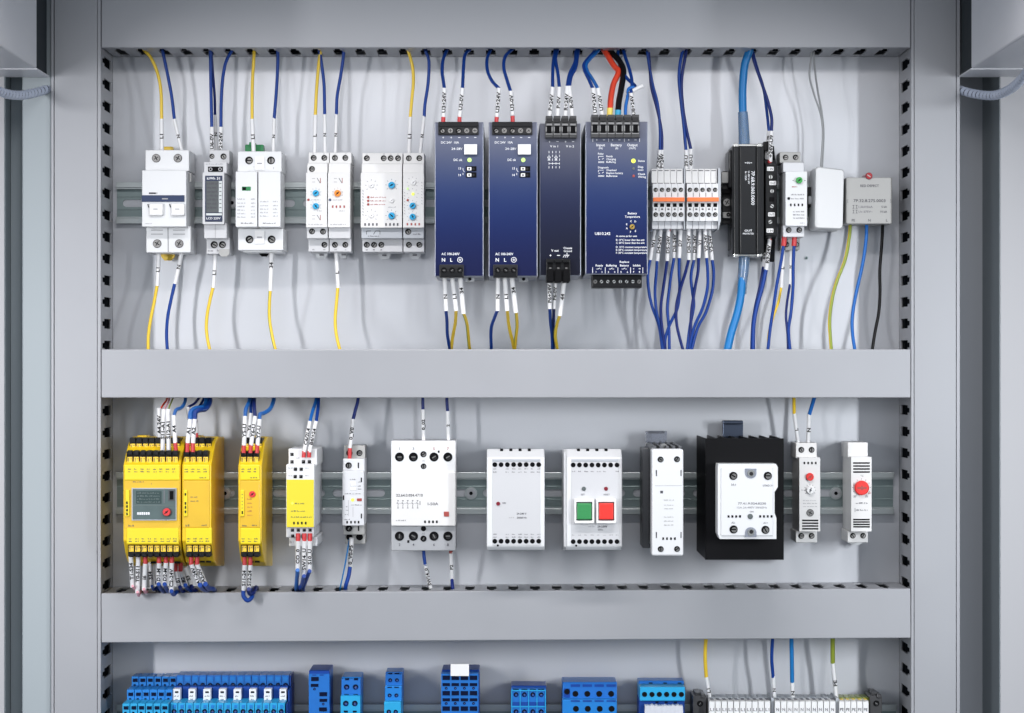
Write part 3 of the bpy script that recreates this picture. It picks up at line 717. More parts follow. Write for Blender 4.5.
# --- navy power supplies
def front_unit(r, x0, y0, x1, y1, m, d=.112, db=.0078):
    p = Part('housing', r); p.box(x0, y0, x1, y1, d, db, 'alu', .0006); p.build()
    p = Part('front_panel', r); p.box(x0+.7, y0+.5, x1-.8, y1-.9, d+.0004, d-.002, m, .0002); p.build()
def ground(p, x, y, r_, d, m):
    for i in range(16):
        a, b = 2*math.pi*i/16, 2*math.pi*(i+1)/16; p.bar(x+r_*math.cos(a), y+r_*math.sin(a), x+r_*math.cos(b), y+r_*math.sin(b), .55, d, m)
    p.bar(x, y-r_*.6, x, y, .5, d, m); p.bar(x-r_*.6, y, x+r_*.6, y, .5, d, m); p.bar(x-r_*.35, y+r_*.3, x+r_*.35, y+r_*.3, .4, d, m)
def psu(o, label, x_right):
    D = .112; d = D + .0004
    r = thing('power_supply', label, 'power supply', 'tall navy power units on the upper rail', at=(460+o, 200), d=.008)
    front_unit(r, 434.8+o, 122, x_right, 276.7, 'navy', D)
    t = Part('output_terminal', r); t.box(438.2+o, 122.0, 478.6+o, 134.8, D+.003, D-.02, 'charcoal', .0005)
    t.box(438.6+o, 121.8, 478.2+o, 126.4, D+.0045, D-.02, 'black', .0005); t.build()
    for i in range(5): screw(r, 442.3+o+8.15*i, 130.7, 2.9, D+.0033, 'metal' if i in (1, 3, 4) else 'dark')
    t = Part('input_terminal', r); t.box(439.4+o, 264.6, 463.8+o, 277.4, D+.003, D-.02, 'charcoal', .0005); t.box(440+o, 270.5, 463.2+o, 277.0, D+.0042, D-.02, 'black', .0005); t.build()
    for i in range(3): screw(r, 444+o+8*i, 270.2, 2.9, D+.0043, 'black')
    p = Part('printing', r)
    for i, c in enumerate('++---'): p.text(c, 443.2+o+8.0*i, 137.5, 2.6 if c == '+' else .5, d, 'whiteink') if c == '+' else p.bar(442.2+o+8*i, 137.5, 444.4+o+8*i, 137.5, .6, d, 'whiteink')
    p.text('DC 24V  10A', 450+o, 142.4, 2.3, d, 'whiteink', fit=18); p.text('24–28V', 462.5+o, 148.7, 2.3, d, 'whiteink', 'R', fit=11)
    p.text('DC ok', 462.3+o, 159.8, 2.4, d, 'whiteink', 'R', fit=8.6); p.text('13', 461+o, 168.4, 2.3, d, 'whiteink', 'R'); p.text('14', 461+o, 175, 2.3, d, 'whiteink', 'R')
    p.bar(463+o, 168, 463+o, 170, .5, d, 'whiteink'); p.bar(463+o, 170, 464.4+o, 172, .5, d, 'whiteink'); p.bar(463+o, 173, 463+o, 175, .5, d, 'whiteink')
    p.text('AC 100-240V', 450.5+o, 253.9, 2.5, d, 'whiteink', fit=18); p.text('N', 443.5+o, 259.8, 3.6, d, 'whiteink'); p.text('L', 451.4+o, 259.8, 3.6, d, 'whiteink')
    ground(p, 460+o, 259.8, 2.5, d, 'whiteink'); p.build()
    p = Part('push_button', r); p.box(464.2+o, 144.3, 477+o, 154.3, D+.004, D-.002, 'lever', .0009); p.build()
    led(r, 469.5+o, 160, 2.2, d, 'ledgreen')
    p = Part('signal_contact', r); p.box(465.8+o, 166.2, 476.4+o, 171.2, D+.0012, D-.002, 'well', .0002); p.box(465.8+o, 172.2, 476.4+o, 177.4, D+.0012, D-.002, 'well', .0002)
    for y in (168.8, 175): p.box(467+o, y-1.7, 471.4+o, y+1.7, D+.0016, D, 'lever', .0003); p.cyl(473.4+o, y, 1.2, D+.0015, D, 'charcoal'); p.cyl(469.2+o, y, .9, D+.0018, D, 'ink')
    p.build()
    p = Part('rail_latch', r); p.box(465+o, 276.5, 474.5+o, 281.5, .090, .07, 'clip', .0006); p.cyl(469.8+o, 279, 1.7, .0906, .07, 'ink'); p.build()
    return r
psu(0, 'navy power supply nearest the white relays, with blue wire above and below', 483.6)
psu(53.8, 'second navy power supply, between its twin and the near-black unit', 537.6)

# --- redundancy module
r = thing('redundancy_module', 'narrow near-black navy unit with grey lever connector on top, third of the tall units', 'redundancy module', 'tall navy power units on the upper rail', at=(560, 200), d=.008)
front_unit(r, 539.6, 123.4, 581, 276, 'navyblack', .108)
D = .108; d = D+.0004
def lever_block(r, name, x0, x1, y0, y1, n, D, top=True):
    p = Part(name, r); w = (x1-x0)/n
    p.box(x0, y0+ (5 if top else 0), x1, y1, D+.006, D-.03, 'termgrey' if top else 'black', .0006)
    m = 'termgrey' if top else 'black'
    for i in range(n):
        a = x0 + w*i
        if top:
            p.box(a+.5, y0, a+w-.5, y0+8, D+.004, D-.02, m, .0006); p.box(a+1.2, y0+2.6, a+w-1.2, y0+6.6, D+.0085, D-.02, 'charcoal', .0005)
            p.box(a+1.7, y0+8.5, a+w-1.7, y1-4.4, D+.0063, D, 'well', 0); p.box(a+.5, y1-4.0, a+w-.5, y1-.6, D+.0075, D, 'termlight' if False else m, .0006); p.box(a+1.2, y0+7.8, a+w-1.2, y0+9.6, D+.0072, D, 'termlight', .0004); p.box(a+.5, y0+11.2, a+1.6, y1-7, D+.0072, D, 'termlight', .0003); p.box(a+w-1.6, y0+11.2, a+w-.5, y1-7, D+.0072, D, 'termlight', .0003); p.box(a+.6, y1-4.9, a+w-.6, y1-4.0, D+.0080, D, 'termlight', .0002)
        else:
            p.box(a+.6, y0, a+w-.6, y0+3, D+.009, D-.02, m, .0006); p.box(a+1.6, y0+4, a+w-1.6, y0+8.5, D+.0064, D, 'well', 0); p.box(a+3, y0+8.6, a+w-3, y0+10, D+.008, D, 'screwmetal', .0003)
            p.box(a+.6, y0+10.5, a+w-.6, y1+.6, D+.010, D-.02, 'well', .0008)
    p.build()
lever_block(r, 'lever_connector', 545.2, 577.0, 115.8, 138.4, 4, D)
lever_block(r, 'output_connector', 546.2, 570.4, 258.8, 281.4, 3, D, False)
p = Part('printing', r)
for x, c in ((549.5, '+'), (557.5, '-'), (565.5, '+'), (573, '-')): p.text(c, x, 141.6, 2.4, d, 'whiteink') if c == '+' else p.bar(x-1.1, 141.6, x+1.1, 141.6, .6, d, 'whiteink')
p.text('V in 1', 554, 146.2, 2.2, d, 'whiteink', fit=8); p.text('V in 2', 570, 146.2, 2.2, d, 'whiteink', fit=8)
for x in (549, 552.5, 556, 559.5):
    for k in range(5): p.bar(x, 151+k*3.8, x, 153.2+k*3.8, .5, d, 'whiteink')
for x in (549, 556): p.bar(x-1.5, 157, x+1.5, 157, .5, d, 'whiteink'); p.bar(x-1.5, 157, x, 160, .5, d, 'whiteink'); p.bar(x+1.5, 157, x, 160, .5, d, 'whiteink'); p.bar(x-1.5, 160, x+1.5, 160, .5, d, 'whiteink')
p.bar(549, 163.5, 559.5, 163.5, .5, d, 'whiteink')
p.text('V out', 555, 250.5, 2.4, d, 'whiteink', fit=7.5); p.text('Chassis', 567.8, 248, 2, d, 'whiteink', fit=8.6); p.text('Ground', 567.8, 251, 2, d, 'whiteink', fit=8)
p.text('+', 550.5, 255.4, 3, d, 'whiteink'); p.bar(557, 255.4, 560, 255.4, .7, d, 'whiteink')
p.bar(567, 252.6, 567, 255, .5, d, 'whiteink'); p.bar(563.8, 255.2, 569.4, 255.2, .6, d, 'whiteink')
for x in (564.6, 566.6, 568.6): p.bar(x, 255.2, x-1.6, 257.4, .5, d, 'whiteink')
p.build()

# --- UPS
r = thing('backup_power_unit', 'widest navy unit with six-way connector, gold dial and lists of white print', 'power backup unit', 'tall navy power units on the upper rail', at=(617, 200), d=.008)
D = .112; d = D+.0004
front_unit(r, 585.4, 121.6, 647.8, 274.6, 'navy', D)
lever_block(r, 'lever_connector', 591, 639.6, 114.6, 137.9, 6, D)
p = Part('signal_connector', r); p.box(592, 275.2, 642, 287.8, .104, .08, 'black', .0006); p.build()
for i in range(8): screw(r, 595.2+6.28*i, 281.6, 2.3, .104, 'bright' if i not in (0, 7) else 'metal')
knob(r, 632.1, 226.8, 2.7, d, 'gold', 'temperature_dial')
led(r, 633.4, 160.9, 2.2, d, 'ledyellow', 'lit yellow-green light'); led(r, 633.6, 168.5, 1.3, d, 'ledgrey'); led(r, 633.6, 176, 1.3, d, 'redink')
p = Part('printing', r); wi = 'whiteink'
for x, c in ((596.8, '+'), (604, '-'), (612.6, '+'), (619.4, '-'), (628.7, '+'), (635.5, '-')): p.text(c, x, 139.9, 2.3, d, wi) if c == '+' else p.bar(x-1.1, 139.9, x+1.1, 139.9, .6, d, wi)
for x in (592.8, 608.6, 624.4, 639.6): p.bar(x, 138.6, x, 141.8, .5, d, wi)
for s_, x, w_ in (('Input', 600.7, 8.5), ('Battery', 616.4, 11), ('Output', 632.4, 10.5)): p.text(s_, x, 144.9, 2.7, d, wi, fit=w_)
for s_, x in (('(IN)', 600.6), ('(B)', 616.8), ('(OUT)', 632.4)): p.text(s_, x, 148.2, 1.8, d, wi)
p.text('Relay', 598, 153.6, 1.9, d, wi, 'L'); p.text('Diagnosis', 598, 167.4, 1.8, d, wi, 'L', fit=10.6)
for s_, y in (('Ready', 156.2), ('Charging', 159.1), ('Buffering', 161.9), ('Overload', 170.1), ('Replace battery', 173), ('Buffertime', 175.9)): p.text(s_, 606.4, y, 1.9, d, wi, 'L')
for y0 in (156.4, 170.2):
    p.bar(598.4, y0, 598.4, y0+2, .4, d, wi); p.bar(598.4, y0, 603.5, y0, .4, d, wi); p.bar(598.5, y0+3, 600, y0+3, .5, d, wi); p.bar(602, y0+3, 603.8, y0+1.8, .5, d, wi); p.text('0000', 598.2, y0+5.7, 1.8, d, wi, 'L', fit=6)
for s_, y in (('Status', 160.8), ('Diag-', 166.8), ('nosis', 169.7), ('Check', 174), ('Wiring', 176.8)): p.text(s_, 638, y, 2.0, d, wi, 'L')
p.text('Battery', 632.4, 213.2, 2.2, d, wi); p.text('Temperature', 632.4, 216.6, 2.2, d, wi, fit=15)
for s_, x, y in (('C', 631, 221.2), ('D', 635.3, 221.4), ('B', 626.8, 224.2), ('A', 626.8, 228.3), ('F', 630.6, 231.9), ('E', 635.4, 231)): p.text(s_, x, y, 1.9, d, wi)
p.text('UB10.242', 602.6, 233.5, 2.8, d, wi, fit=15.4)
for s_, y, w_ in (('A: same as for unit', 236, 21), ('B: 10°C lower than the unit', 239.9, 28.5), ('C: 20°C lower than the unit', 242.8, 28.5), ('D: 10°C constant temperature', 247, 31), ('E: 20°C constant temperature', 249.9, 31), ('F: 30°C constant temperature', 252.8, 31)): p.text(s_, 616, y, 1.9, d, wi, 'L', fit=w_)
for s_, x, w_ in (('Ready', 599.3, 7.4), ('Buffering', 611.4, 10.6), ('Battery', 624.4, 8.8), ('Inhibit', 636.8, 7.5)): p.text(s_, x, 265.4, 2.1, d, wi, fit=w_)
p.text('Replace', 624.4, 261.8, 2.1, d, wi, fit=9.4)
for x in (592.6, 605.2, 617.9, 630.6, 642.8): p.bar(x, 267.4, x, 273.4, .5, d, wi)
for x in (599, 611.5, 624.2): p.bar(x-2.6, 269, x-.8, 269, .4, d, wi); p.bar(x-.8, 269, x+.9, 267.9, .5, d, wi); p.bar(x+1, 269, x+2.6, 269, .4, d, wi)
for i, x in enumerate((596, 602, 608.4, 614.6, 621, 627.4)): p.text(str(i+1), x, 272, 1.9, d, wi)
p.text('+', 633.6, 268.8, 2, d, wi); p.bar(638.6, 268.8, 640.6, 268.8, .5, d, wi); p.text('7', 633.6, 272, 1.9, d, wi); p.text('8', 639.4, 272, 1.9, d, wi); p.build()

# --- fused terminal blocks, ten slices in two groups with orange bars
ORD = ['leftmost', 'second', 'middle', 'fourth', 'rightmost']
def fuse_slice(x0, w, label, lean=0):
    r = thing('fuse_terminal', label, 'fuse terminal', 'white fuse terminals under the orange bars', at=(x0+w/2, 200), d=.008)
    p = Part('body', r); g = .12
    p.box(x0-1.2+g, 168.9, x0+w-1.2-g, 184, .056, .01, 'warmwhite', .0003)
    p.box(x0+g, 183.6, x0+w-g, 221, .060, .01, 'white', .0003); p.box(x0-.7+g, 220.6, x0+w-.7-g, 229, .054, .01, 'palegrey', .0003)
    p.rect(x0-.6, 170.2, x0+w-2.6, 171, .056, 'softink'); p.rect(x0-1.0, 183.0, x0+w-2.2, 183.7, .0565, 'ink')
    p.bar(x0+g, 193, x0+g, 196.8, .5, .060, 'ink'); p.rect(x0+2.2, 208.4, x0+4.2, 210, .060, 'softink'); p.bar(x0+.4, 207, x0+.4, 211, .4, .060, 'lineg'); p.build()
    p = Part('test_slot', r); p.box(x0+1.3, 203.2, x0+w-1.1, 206.9, .0604, .058, 'well', .0001); p.build()
    screw(r, x0+w/2, 189.8, 2.2, .060); screw(r, x0+w/2, 214.6, 2.3, .060)
    return r
for g, (xx, nm) in enumerate(((652.6, 'left'), (686.8, 'right'))):
    for i in range(5):
        fuse_slice(xx + 6.3*i, 6.28, '%s white fuse terminal of the five under the %s orange bar' % (ORD[i], nm))
    r = thing('jumper_bar', 'bright orange bar across the %s group of five white fuse terminals' % nm, 'jumper bar', 'orange bars on the fuse terminals', at=(xx+15, 199), d=.0602)
    p = Part('bar_body', r); p.box(xx+.6, 197.4, xx+32.0, 201.4, .0645, .0602, 'orange', .0006); p.build()
r = thing('end_plate', 'thin grey end plate between the two groups of white fuse terminals', 'end plate', at=(685, 200), d=.008)
p = Part('plate_body', r); p.box(683.7, 167.5, 685.3, 229.6, .057, .01, 'grey', .0003); p.build()
r = thing('end_plate', 'grey end plate closing the right fuse terminal group, beside the dark end bracket', 'end plate', at=(719, 200), d=.008)
p = Part('plate_body', r); p.poly([(718.1, 168), (720.2, 168), (720.8, 175), (720.8, 221), (718.6, 229.4), (718.1, 229.4)], .0595, .01, 'grey'); p.build()
r = thing('end_bracket', 'dark grey rail end bracket with a round screw hole, between fuse terminals and black adapter', 'end bracket', at=(727, 200), d=.008)
p = Part('bracket_body', r); p.box(722.4, 171, 733.5, 224, .028, .008, 'charcoal', .0006); p.box(721.6, 172, 729, 183, .034, .008, 'boxgrey', .0005); p.box(722, 189, 734, 193.5, .034, .008, 'well', .0004)
p.box(723, 212, 731, 218, .033, .008, 'boxgrey', .0006); p.build(); screw(r, 727, 202.5, 4.4, .0285, 'metal'); screw(r, 728.4, 214.6, 2.1, .0331, 'black')

# --- black network surge adapter
r = thing('network_surge_adapter', 'tall black metal adapter with light blue network cable entering both ends', 'surge adapter', at=(748, 200), d=.008)
p = Part('housing', r)
p.poly([(732.4, 146), (763.6, 146), (763.6, 254.4), (732.4, 254.4)], .048, .010, 'blackmetal')
p.box(734.2, 146.2, 738.6, 254.2, .0505, .04, 'blackmetal', .0006); p.box(740.2, 146.2, 755.8, 254.2, .0515, .04, 'blackmetal', .0006); p.box(757.0, 146.2, 761.4, 254.2, .0505, .04, 'blackmetal', .0006)
p.box(728.6, 150, 733.6, 188, .040, .010, 'blackmetal', .0012); p.box(730.4, 186, 733.4, 250, .034, .010, 'black', .0012); p.build()
for y0, y1 in ((143.8, 146.6), (253.8, 256.4)):
    p = Part('end_cap', r); p.box(733.4, y0, 762.8, y1, .046, .014, 'silver', .0006)
    for x in (736.4, 759.8): p.box(x-2.2, y0-.8, x+2.2, y1+.6, .050, .02, 'silver', .0005)
    p.build()
p = Part('printing', r); d = .0515
p.text('IN', 748.4, 162.8, 2.0, d, 'whiteink'); p.bar(744.8, 162.8, 746.4, 162.8, .7, d, 'whiteink'); p.bar(750.4, 162.8, 752, 162.8, .7, d, 'whiteink')
p.text('7P.68.9.060.0600', 753.0, 188, 3.5, d, 'whiteink', rot=-90, fit=34); p.text('Un 48V Uc 60V', 748.9, 177.5, 1.8, d, 'whiteink', rot=-90, fit=13); p.text('In 150A', 745.9, 176, 1.8, d, 'whiteink', rot=-90, fit=9)
p.text('OUT', 748.4, 230.6, 2.0, d, 'whiteink', fit=7.6); p.text('PROTECTED', 748.4, 233.6, 1.6, d, 'whiteink', fit=11); p.build()

# --- black terminal strip with white tags
r = thing('terminal_strip', 'narrow black terminal strip with white tags, right against the black adapter', 'terminal strip', at=(770, 200), d=.008)
p = Part('strip_body', r); p.prof(765.6, 777.4, .046, [(146, .010), (146, .020), (160, .030), (165, .044), (236, .044), (240, .030), (262, .022), (262, .010)], 'black')
p.box(763.5, 141.5, 769.5, 151, .030, .02, 'black', .0008); p.build()
for x, y, t, l in ((770.4, 168.8, '1 IN', 'white tag at the top'), (772.8, 183, 'OUT', 'white tag under the top screw'), (771.6, 214.4, 'OUT', 'white tag above the lowest screw'), (770, 230.6, '2 IN', 'white tag at the bottom')):
    p = Part('tag', r, label=l); p.box(x-3.5, y-2.2, x+3.5, y+2.2, .0452, .043, 'lever', .0006); p.text(t, x, y, 2.2, .0452, 'softink', fit=5.2); p.build()
for x, y in ((770.6, 177), (772, 191.2), (772, 206.2), (770.2, 222)): screw(r, x, y, 2.6, .0442, 'bright')
p = Part('test_socket', r); p.box(769.4, 197, 774.2, 201.4, .0447, .043, 'well', .0004); p.build()

# --- slim relay with green dial
r = thing('light_relay', 'slim pale relay with one green dial, above red-tipped blue wires', 'relay', at=(796, 195), d=.008)
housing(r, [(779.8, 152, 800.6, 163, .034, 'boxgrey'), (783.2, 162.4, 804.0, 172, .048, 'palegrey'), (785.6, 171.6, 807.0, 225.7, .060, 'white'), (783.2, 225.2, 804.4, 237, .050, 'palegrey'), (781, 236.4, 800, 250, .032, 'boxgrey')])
for x, y, dd in ((785.6, 157.4, .034), (795.6, 157.4, .034), (788.7, 230, .050), (799.2, 230, .050), (786.4, 244.5, .032), (796.4, 244.5, .032)): screw(r, x, y, 2.8, dd)
knob(r, 799, 180.4, 3.3, .060, 'knobgreen', h=.0035); led(r, 788.7, 198.5, 1.4, .060, 'ink')
holes(r, 'vent_holes', [(x, 204.9) for x in (790.9, 794.7, 798.5, 802.3)], 1.5, 2.5, .060)
p = Part('printing', r)
for y, s_ in ((194.6, 1), (198.6, 2), (211.6, 3), (214.8, 4), (218, 5)): p.dashes(791 + (2 if s_ > 2 else 0), 804.8, y, 1.3, .06, 'lineg', s_)
for x in (793.2, 804.8): p.bar(x-.8, 180.6, x+.8, 180.6, .6, .06, 'lineg')
p.dashes(792, 797, 186.8, 1.2, .06, 'redink', 9); p.dashes(800, 805, 223, 1, .06, 'fineg', 9); p.build()

# --- plain white box
r = thing('transmitter_box', 'blank white plastic box with rounded corners and thin grey leads on top', 'white box', at=(829, 198), d=.004)
p = Part('shell', r); c = 3.2; pts = []
for cx, cy, a0 in ((844.4-c, 168.8+c, 0), (815.4+c, 166.2+c, 90), (814.4+c, 228.8-c, 180), (843.2-c, 229.6-c, 270)):
    for i in range(7): a = math.radians(a0 + 15*i); pts.append((cx + c*math.cos(a), cy - c*math.sin(a)))
f = [W(x, y, .050) for x, y in pts]; n = len(f); ctr = sum(f, Vector())/n
rings = [(1, 0.012), (1, .046), (.985, .0485), (.95, .0498)]; vs = []
for k, dd in rings:
    for q in f: v = ctr + (q - ctr)*k; vs.append((v.x, -dd, v.z))
fs = [[i+n*j, (i+1) % n + n*j, (i+1) % n + n*(j+1), i + n*(j+1)] for j in range(3) for i in range(n)] + [list(range(3*n, 4*n))]
p.add(vs, fs[:-1], 'shellwhite', True); p.add(vs, [fs[-1]], 'shellwhite'); p.build()
p = Part('rail_mount', r); p.box(807.5, 187, 815, 207, .022, .008, 'charcoal', .0006); p.box(808.6, 196, 816, 204, .026, .01, 'clip', .0005); p.build()

# --- grey surge box with the red light
r = thing('surge_box', 'square grey box with a red light on top and three wires out of the bottom', 'surge protector', at=(869, 200), d=.004)
p = Part('housing', r); p.box(846.2, 177.4, 892.2, 223.8, .044, .008, 'boxgrey', .0008); p.build()
p = Part('indicator_light', r); p.cyl(869, 175.9, 3.5, .0450, .02, 'ledred', 18); p.cyl(869, 175.9, 2.9, .0462, .02, 'crimson', 18); p.bar(867.2, 174.8, 870.6, 177, 1.0, .0462, 'boxgrey'); p.build()
p = Part('printing', r); d = .044
p.text('RED DEFECT', 869.6, 185.7, 2.5, d, 'softink', fit=18.6); p.text('7P.32.8.275.0003', 869.5, 200.6, 2.9, d, 'softink', fit=32)
for y, t, u in ((206.8, '1,5kV/5kA', '5 kA'), (211.6, 'Uc 275V~', '10 kA')):
    for x in (853.4, 856.6): p.bar(x-1, y-1.5, x+1, y-1.5, .4, d, 'softink'); p.bar(x-1, y+1.5, x+1, y+1.5, .4, d, 'softink'); p.bar(x, y-1.5, x, y+1.5, .4, d, 'softink')
    p.text(t, 858.6, y, 2.1, d, 'lineg', 'L', fit=14); p.text(u, 887, y, 2.1, d, 'softink', 'R')
p.text('PE', 853.4, 220.3, 2.6, d, 'softink'); p.text('N', 869.4, 220.3, 2.6, d, 'softink'); p.text('L', 886.8, 220.3, 2.6, d, 'softink'); p.text('[', 847.8, 200.6, 2.6, d, 'lineg'); p.text(']', 890.6, 200.6, 2.6, d, 'lineg'); p.build()
# ------------------------------------------------------------------ middle row of devices
def key_row(root, name, x0, x1, y0, y1, n, D, up, back=.02, label=None):
    """plug-in connector: black comb with small yellow keys"""
    p = Part(name, root, label=label); w = (x1-x0)/n; ym = y0 + (y1-y0)*(.50 if up else .0)
    p.box(x0, y0, x1, y1, D, back, 'black', .0006)
    for i in range(n):
        a = x0 + w*i
        ka, kb = (y0 + (y1-y0)*.44, y1 - 1.4) if up else (y0 + 1.0, y0 + (y1-y0)*.60)
        p.box(a+.8, ka, a+w-.6, kb, D+.0012, D-.002, 'keyyellow', .0003)
        p.bar(a+1.9+(i % 2)*.4, ka+1, a+1.9+(i % 2)*.4, kb-1, .6, D+.0012, 'softink'); p.bar(a+w-2.4, ka+1.8, a+w-1.2, ka+1.8, .6, D+.0012, 'softink')
        if up: p.box(a+.7, y0-.9, a+w-.7, ka-1.2, D+.0022, D-.004, 'black', .0008)
        else: p.box(a+.7, kb+1.4, a+w-.7, y1+.6, D+.0022, D-.004, 'black', .0008)
    p.build()
def safety(xl, xr, label, n, dark_side=0, name='safety_controller', cover=True):
    D = .104
    r = thing(name, label, 'safety module', 'yellow modules on the middle rail', at=((xl+xr)/2, 495), d=.008)
    p = Part('housing', r)
    p.prof(xl, xr, D, [(436.5, .008), (436.5, .052), (442, .074), (453, .090), (465, D), (541, D), (553, .094), (562, .080), (566, .062), (566, .008)], 'yellow', .0010)
    p.build()
    return r, D
# controller with the display
r, D = safety(123.2, 180.6, 'widest yellow module, with a dark display window and a red dial', 8)
key_row(r, 'connector', 129.5, 180, 438.4, 450.2, 8, .080, True, label='rear upper connector'); key_row(r, 'connector', 126.4, 178.4, 451.2, 464.2, 8, D-.004, True, label='front upper connector')
key_row(r, 'connector', 128, 179.2, 544.6, 556.6, 8, D-.003, False, label='front lower connector'); key_row(r, 'connector', 150, 180.5, 555.5, 563, 5, .080, False, .06, label='rear lower connector')
p = Part('front_cover', r); p.box(124.2, 464.6, 179.6, 480.4, D+.0012, D-.003, 'brightyellow', .0008); p.box(126.4, 528, 178.8, 544.2, D+.0012, D-.003, 'brightyellow', .0008)
p.box(124.6, 480.4, 179.4, 528, D+.0006, D-.003, 'amber', .0006)
for i in range(8): p.dashes(128+6.3*i, 131.5+6.3*i, 469, 1.5, D+.0012, 'softink', i); p.dashes(128+6.3*i, 131.5+6.3*i, 471.6, 1.3, D+.0012, 'softink', i+9); p.dashes(129+6.3*i, 132.8+6.3*i, 538.6, 1.5, D+.0012, 'softink', i); p.dashes(129+6.3*i, 132.8+6.3*i, 541.2, 1.3, D+.0012, 'softink', i+9)
p.dashes(133, 144, 481.8, 1, D+.0006, 'softink', 2); p.dashes(128.5, 134, 525.6, 1.8, D+.0006, 'softink', 3); p.text('1', 151.4, 483.6, 1.8, D+.0006, 'softink'); p.build()
p = Part('display_panel', r); p.box(131.7, 488, 176.4, 520.4, D+.0020, D-.002, 'grey', .0004); p.box(132.8, 489, 175.4, 519.4, D+.0024, D, 'teal', .0002)
p.box(136, 491, 161.6, 503.6, D+.0027, D, 'tealdark', .0003)
for i in range(4): p.dashes(137, 160, 492.9 + 3*i, 1.5, D+.0027, 'tealtext', i+40)
p.bar(134, 505.6, 175, 505.0, .6, D+.0025, 'tealtext'); p.bar(164.2, 490, 164.2, 503, .9, D+.0025, 'lineg')
for i in range(6): p.rect(137.2+2.15*i, 512.2, 138.9+2.15*i, 514.8, D+.0025, 'whiteink')
p.build()
p = Part('memory_slot', r); p.box(168, 489.4, 175.2, 501, D+.0030, D, 'lcd', .0004); p.box(169.6, 491, 173.4, 499.6, D+.0033, D, 'well', 0); p.build()
p = Part('dial_collar', r); p.cyl(166.8, 512, 5.1, D+.0030, D, 'lcd', 24); p.build(); knob(r, 166.8, 512, 3.9, D+.003, 'redplastic', 'dial', 'red dial')
for x0, y0, y1 in ((125.2, 490, 516.4),):
    p = Part('name_tab', r); p.box(x0, y0, x0+4.2, y1, D+.0022, D-.002, 'brightyellow', .0005)
    for i in range(4): p.rect(x0+1, 501.5+3.7*i, x0+2.6, 504+3.7*i, D+.0022, 'ink')
    p.build()
p = Part('upper_latch', r); p.box(137, 435.5, 147, 442, .05, .03, 'yellow', .0008); p.build()
# two plain yellow modules
def ymod(xl, xr, label, n, cover_txt, reddial, ux, lx):
    r, D = safety(xl, xr, label, n, name='safety_module')
    key_row(r, 'connector', ux[0]+2, ux[1]+3, 438.4, 450.2, n, .080, True, label='rear upper connector'); key_row(r, 'connector', ux[0], ux[1], 451.2, 464.2, n, D-.004, True, label='front upper connector')
    key_row(r, 'connector', lx[0], lx[1], 544.6, 556.6, n, D-.003, False, label='front lower connector'); key_row(r, 'connector', lx[0]+7, lx[1]+.6, 555.5, 562, max(2, n-1), .080, False, back=.06, label='rear lower connector')
    a, b = ux[0], ux[1]
    p = Part('front_cover', r); p.box(a-.4, 464.6, b+.6, 480.2, D+.0012, D-.003, 'brightyellow', .0008); p.box(lx[0]-.4, 528, lx[1]+.8, 544.2, D+.0012, D-.003, 'brightyellow', .0008)
    p.box(a-.6, 480.4, b+1.0, 527.8, D+.0008, D-.003, 'amber', .0008)
    w = (b-a)/n
    for i in range(n): p.dashes(a+1+w*i, a+4.6+w*i, 469, 1.4, D+.0012, 'softink', i); p.dashes(a+1+w*i, a+4.6+w*i, 471.6, 1.4, D+.0012, 'softink', i+9); p.dashes(lx[0]+1+w*i, lx[0]+4.6+w*i, 538.6, 1.4, D+.0012, 'softink', i); p.dashes(lx[0]+1+w*i, lx[0]+4.6+w*i, 541.2, 1.3, D+.0012, 'softink', i+4)
    for i in range(2 if not reddial else 5): p.dashes(a+7, a+7+(8 if not reddial else 5.5), (497 if not reddial else 499)+4*i, 1.1, D+.0008, 'redink' if reddial else 'softink', i+7)
    p.dashes(a+2, a+7, 525.4, 2, D+.0008, 'softink', 3); p.dashes(b-7, b-2, 525.2, 1.6, D+.0008, 'softink', 5); p.dashes(b-9, b-1, 477.6, 1.2, D+.0012, 'softink', 5); p.build()
    p = Part('name_tab', r); p.box(a-.2, 490, a+3.8, 516.4, D+.0022, D-.002, 'brightyellow', .0005)
    if not reddial:
        for y in (493, 502, 506, 510.4): p.rect(a+1.1, y, a+2.6, y+2.6, D+.0022, 'ink')
    else:
        p.rect(a+1.2, 511, a+2.6, 514, D+.0022, 'ink')
        for i in range(5): p.rect(a+1.4, 494+3.4*i, a+2.2, 494.9+3.4*i, D+.0022, 'softink')
    p.build()
    if reddial: knob(r, a+11.9, 494.2, 3.3, D+.0008, 'redplastic', 'indicator_dial', 'dull red disc', h=.001)
    p = Part('upper_latch', r); p.box((a+b)/2-4, 435.8, (a+b)/2+5, 442, .05, .03, 'yellow', .0008); p.build()
    return r
ymod(182.0, 211.4, 'yellow module with four terminals per row, joined to the yellow one with the display', 4, '', False, (183.6, 208.6), (186.0, 211.0))
ymod(238.2, 261.8, 'narrow yellow module standing alone, with a dull red disc on its front', 3, '', True, (240.4, 259), (240.8, 259.8))

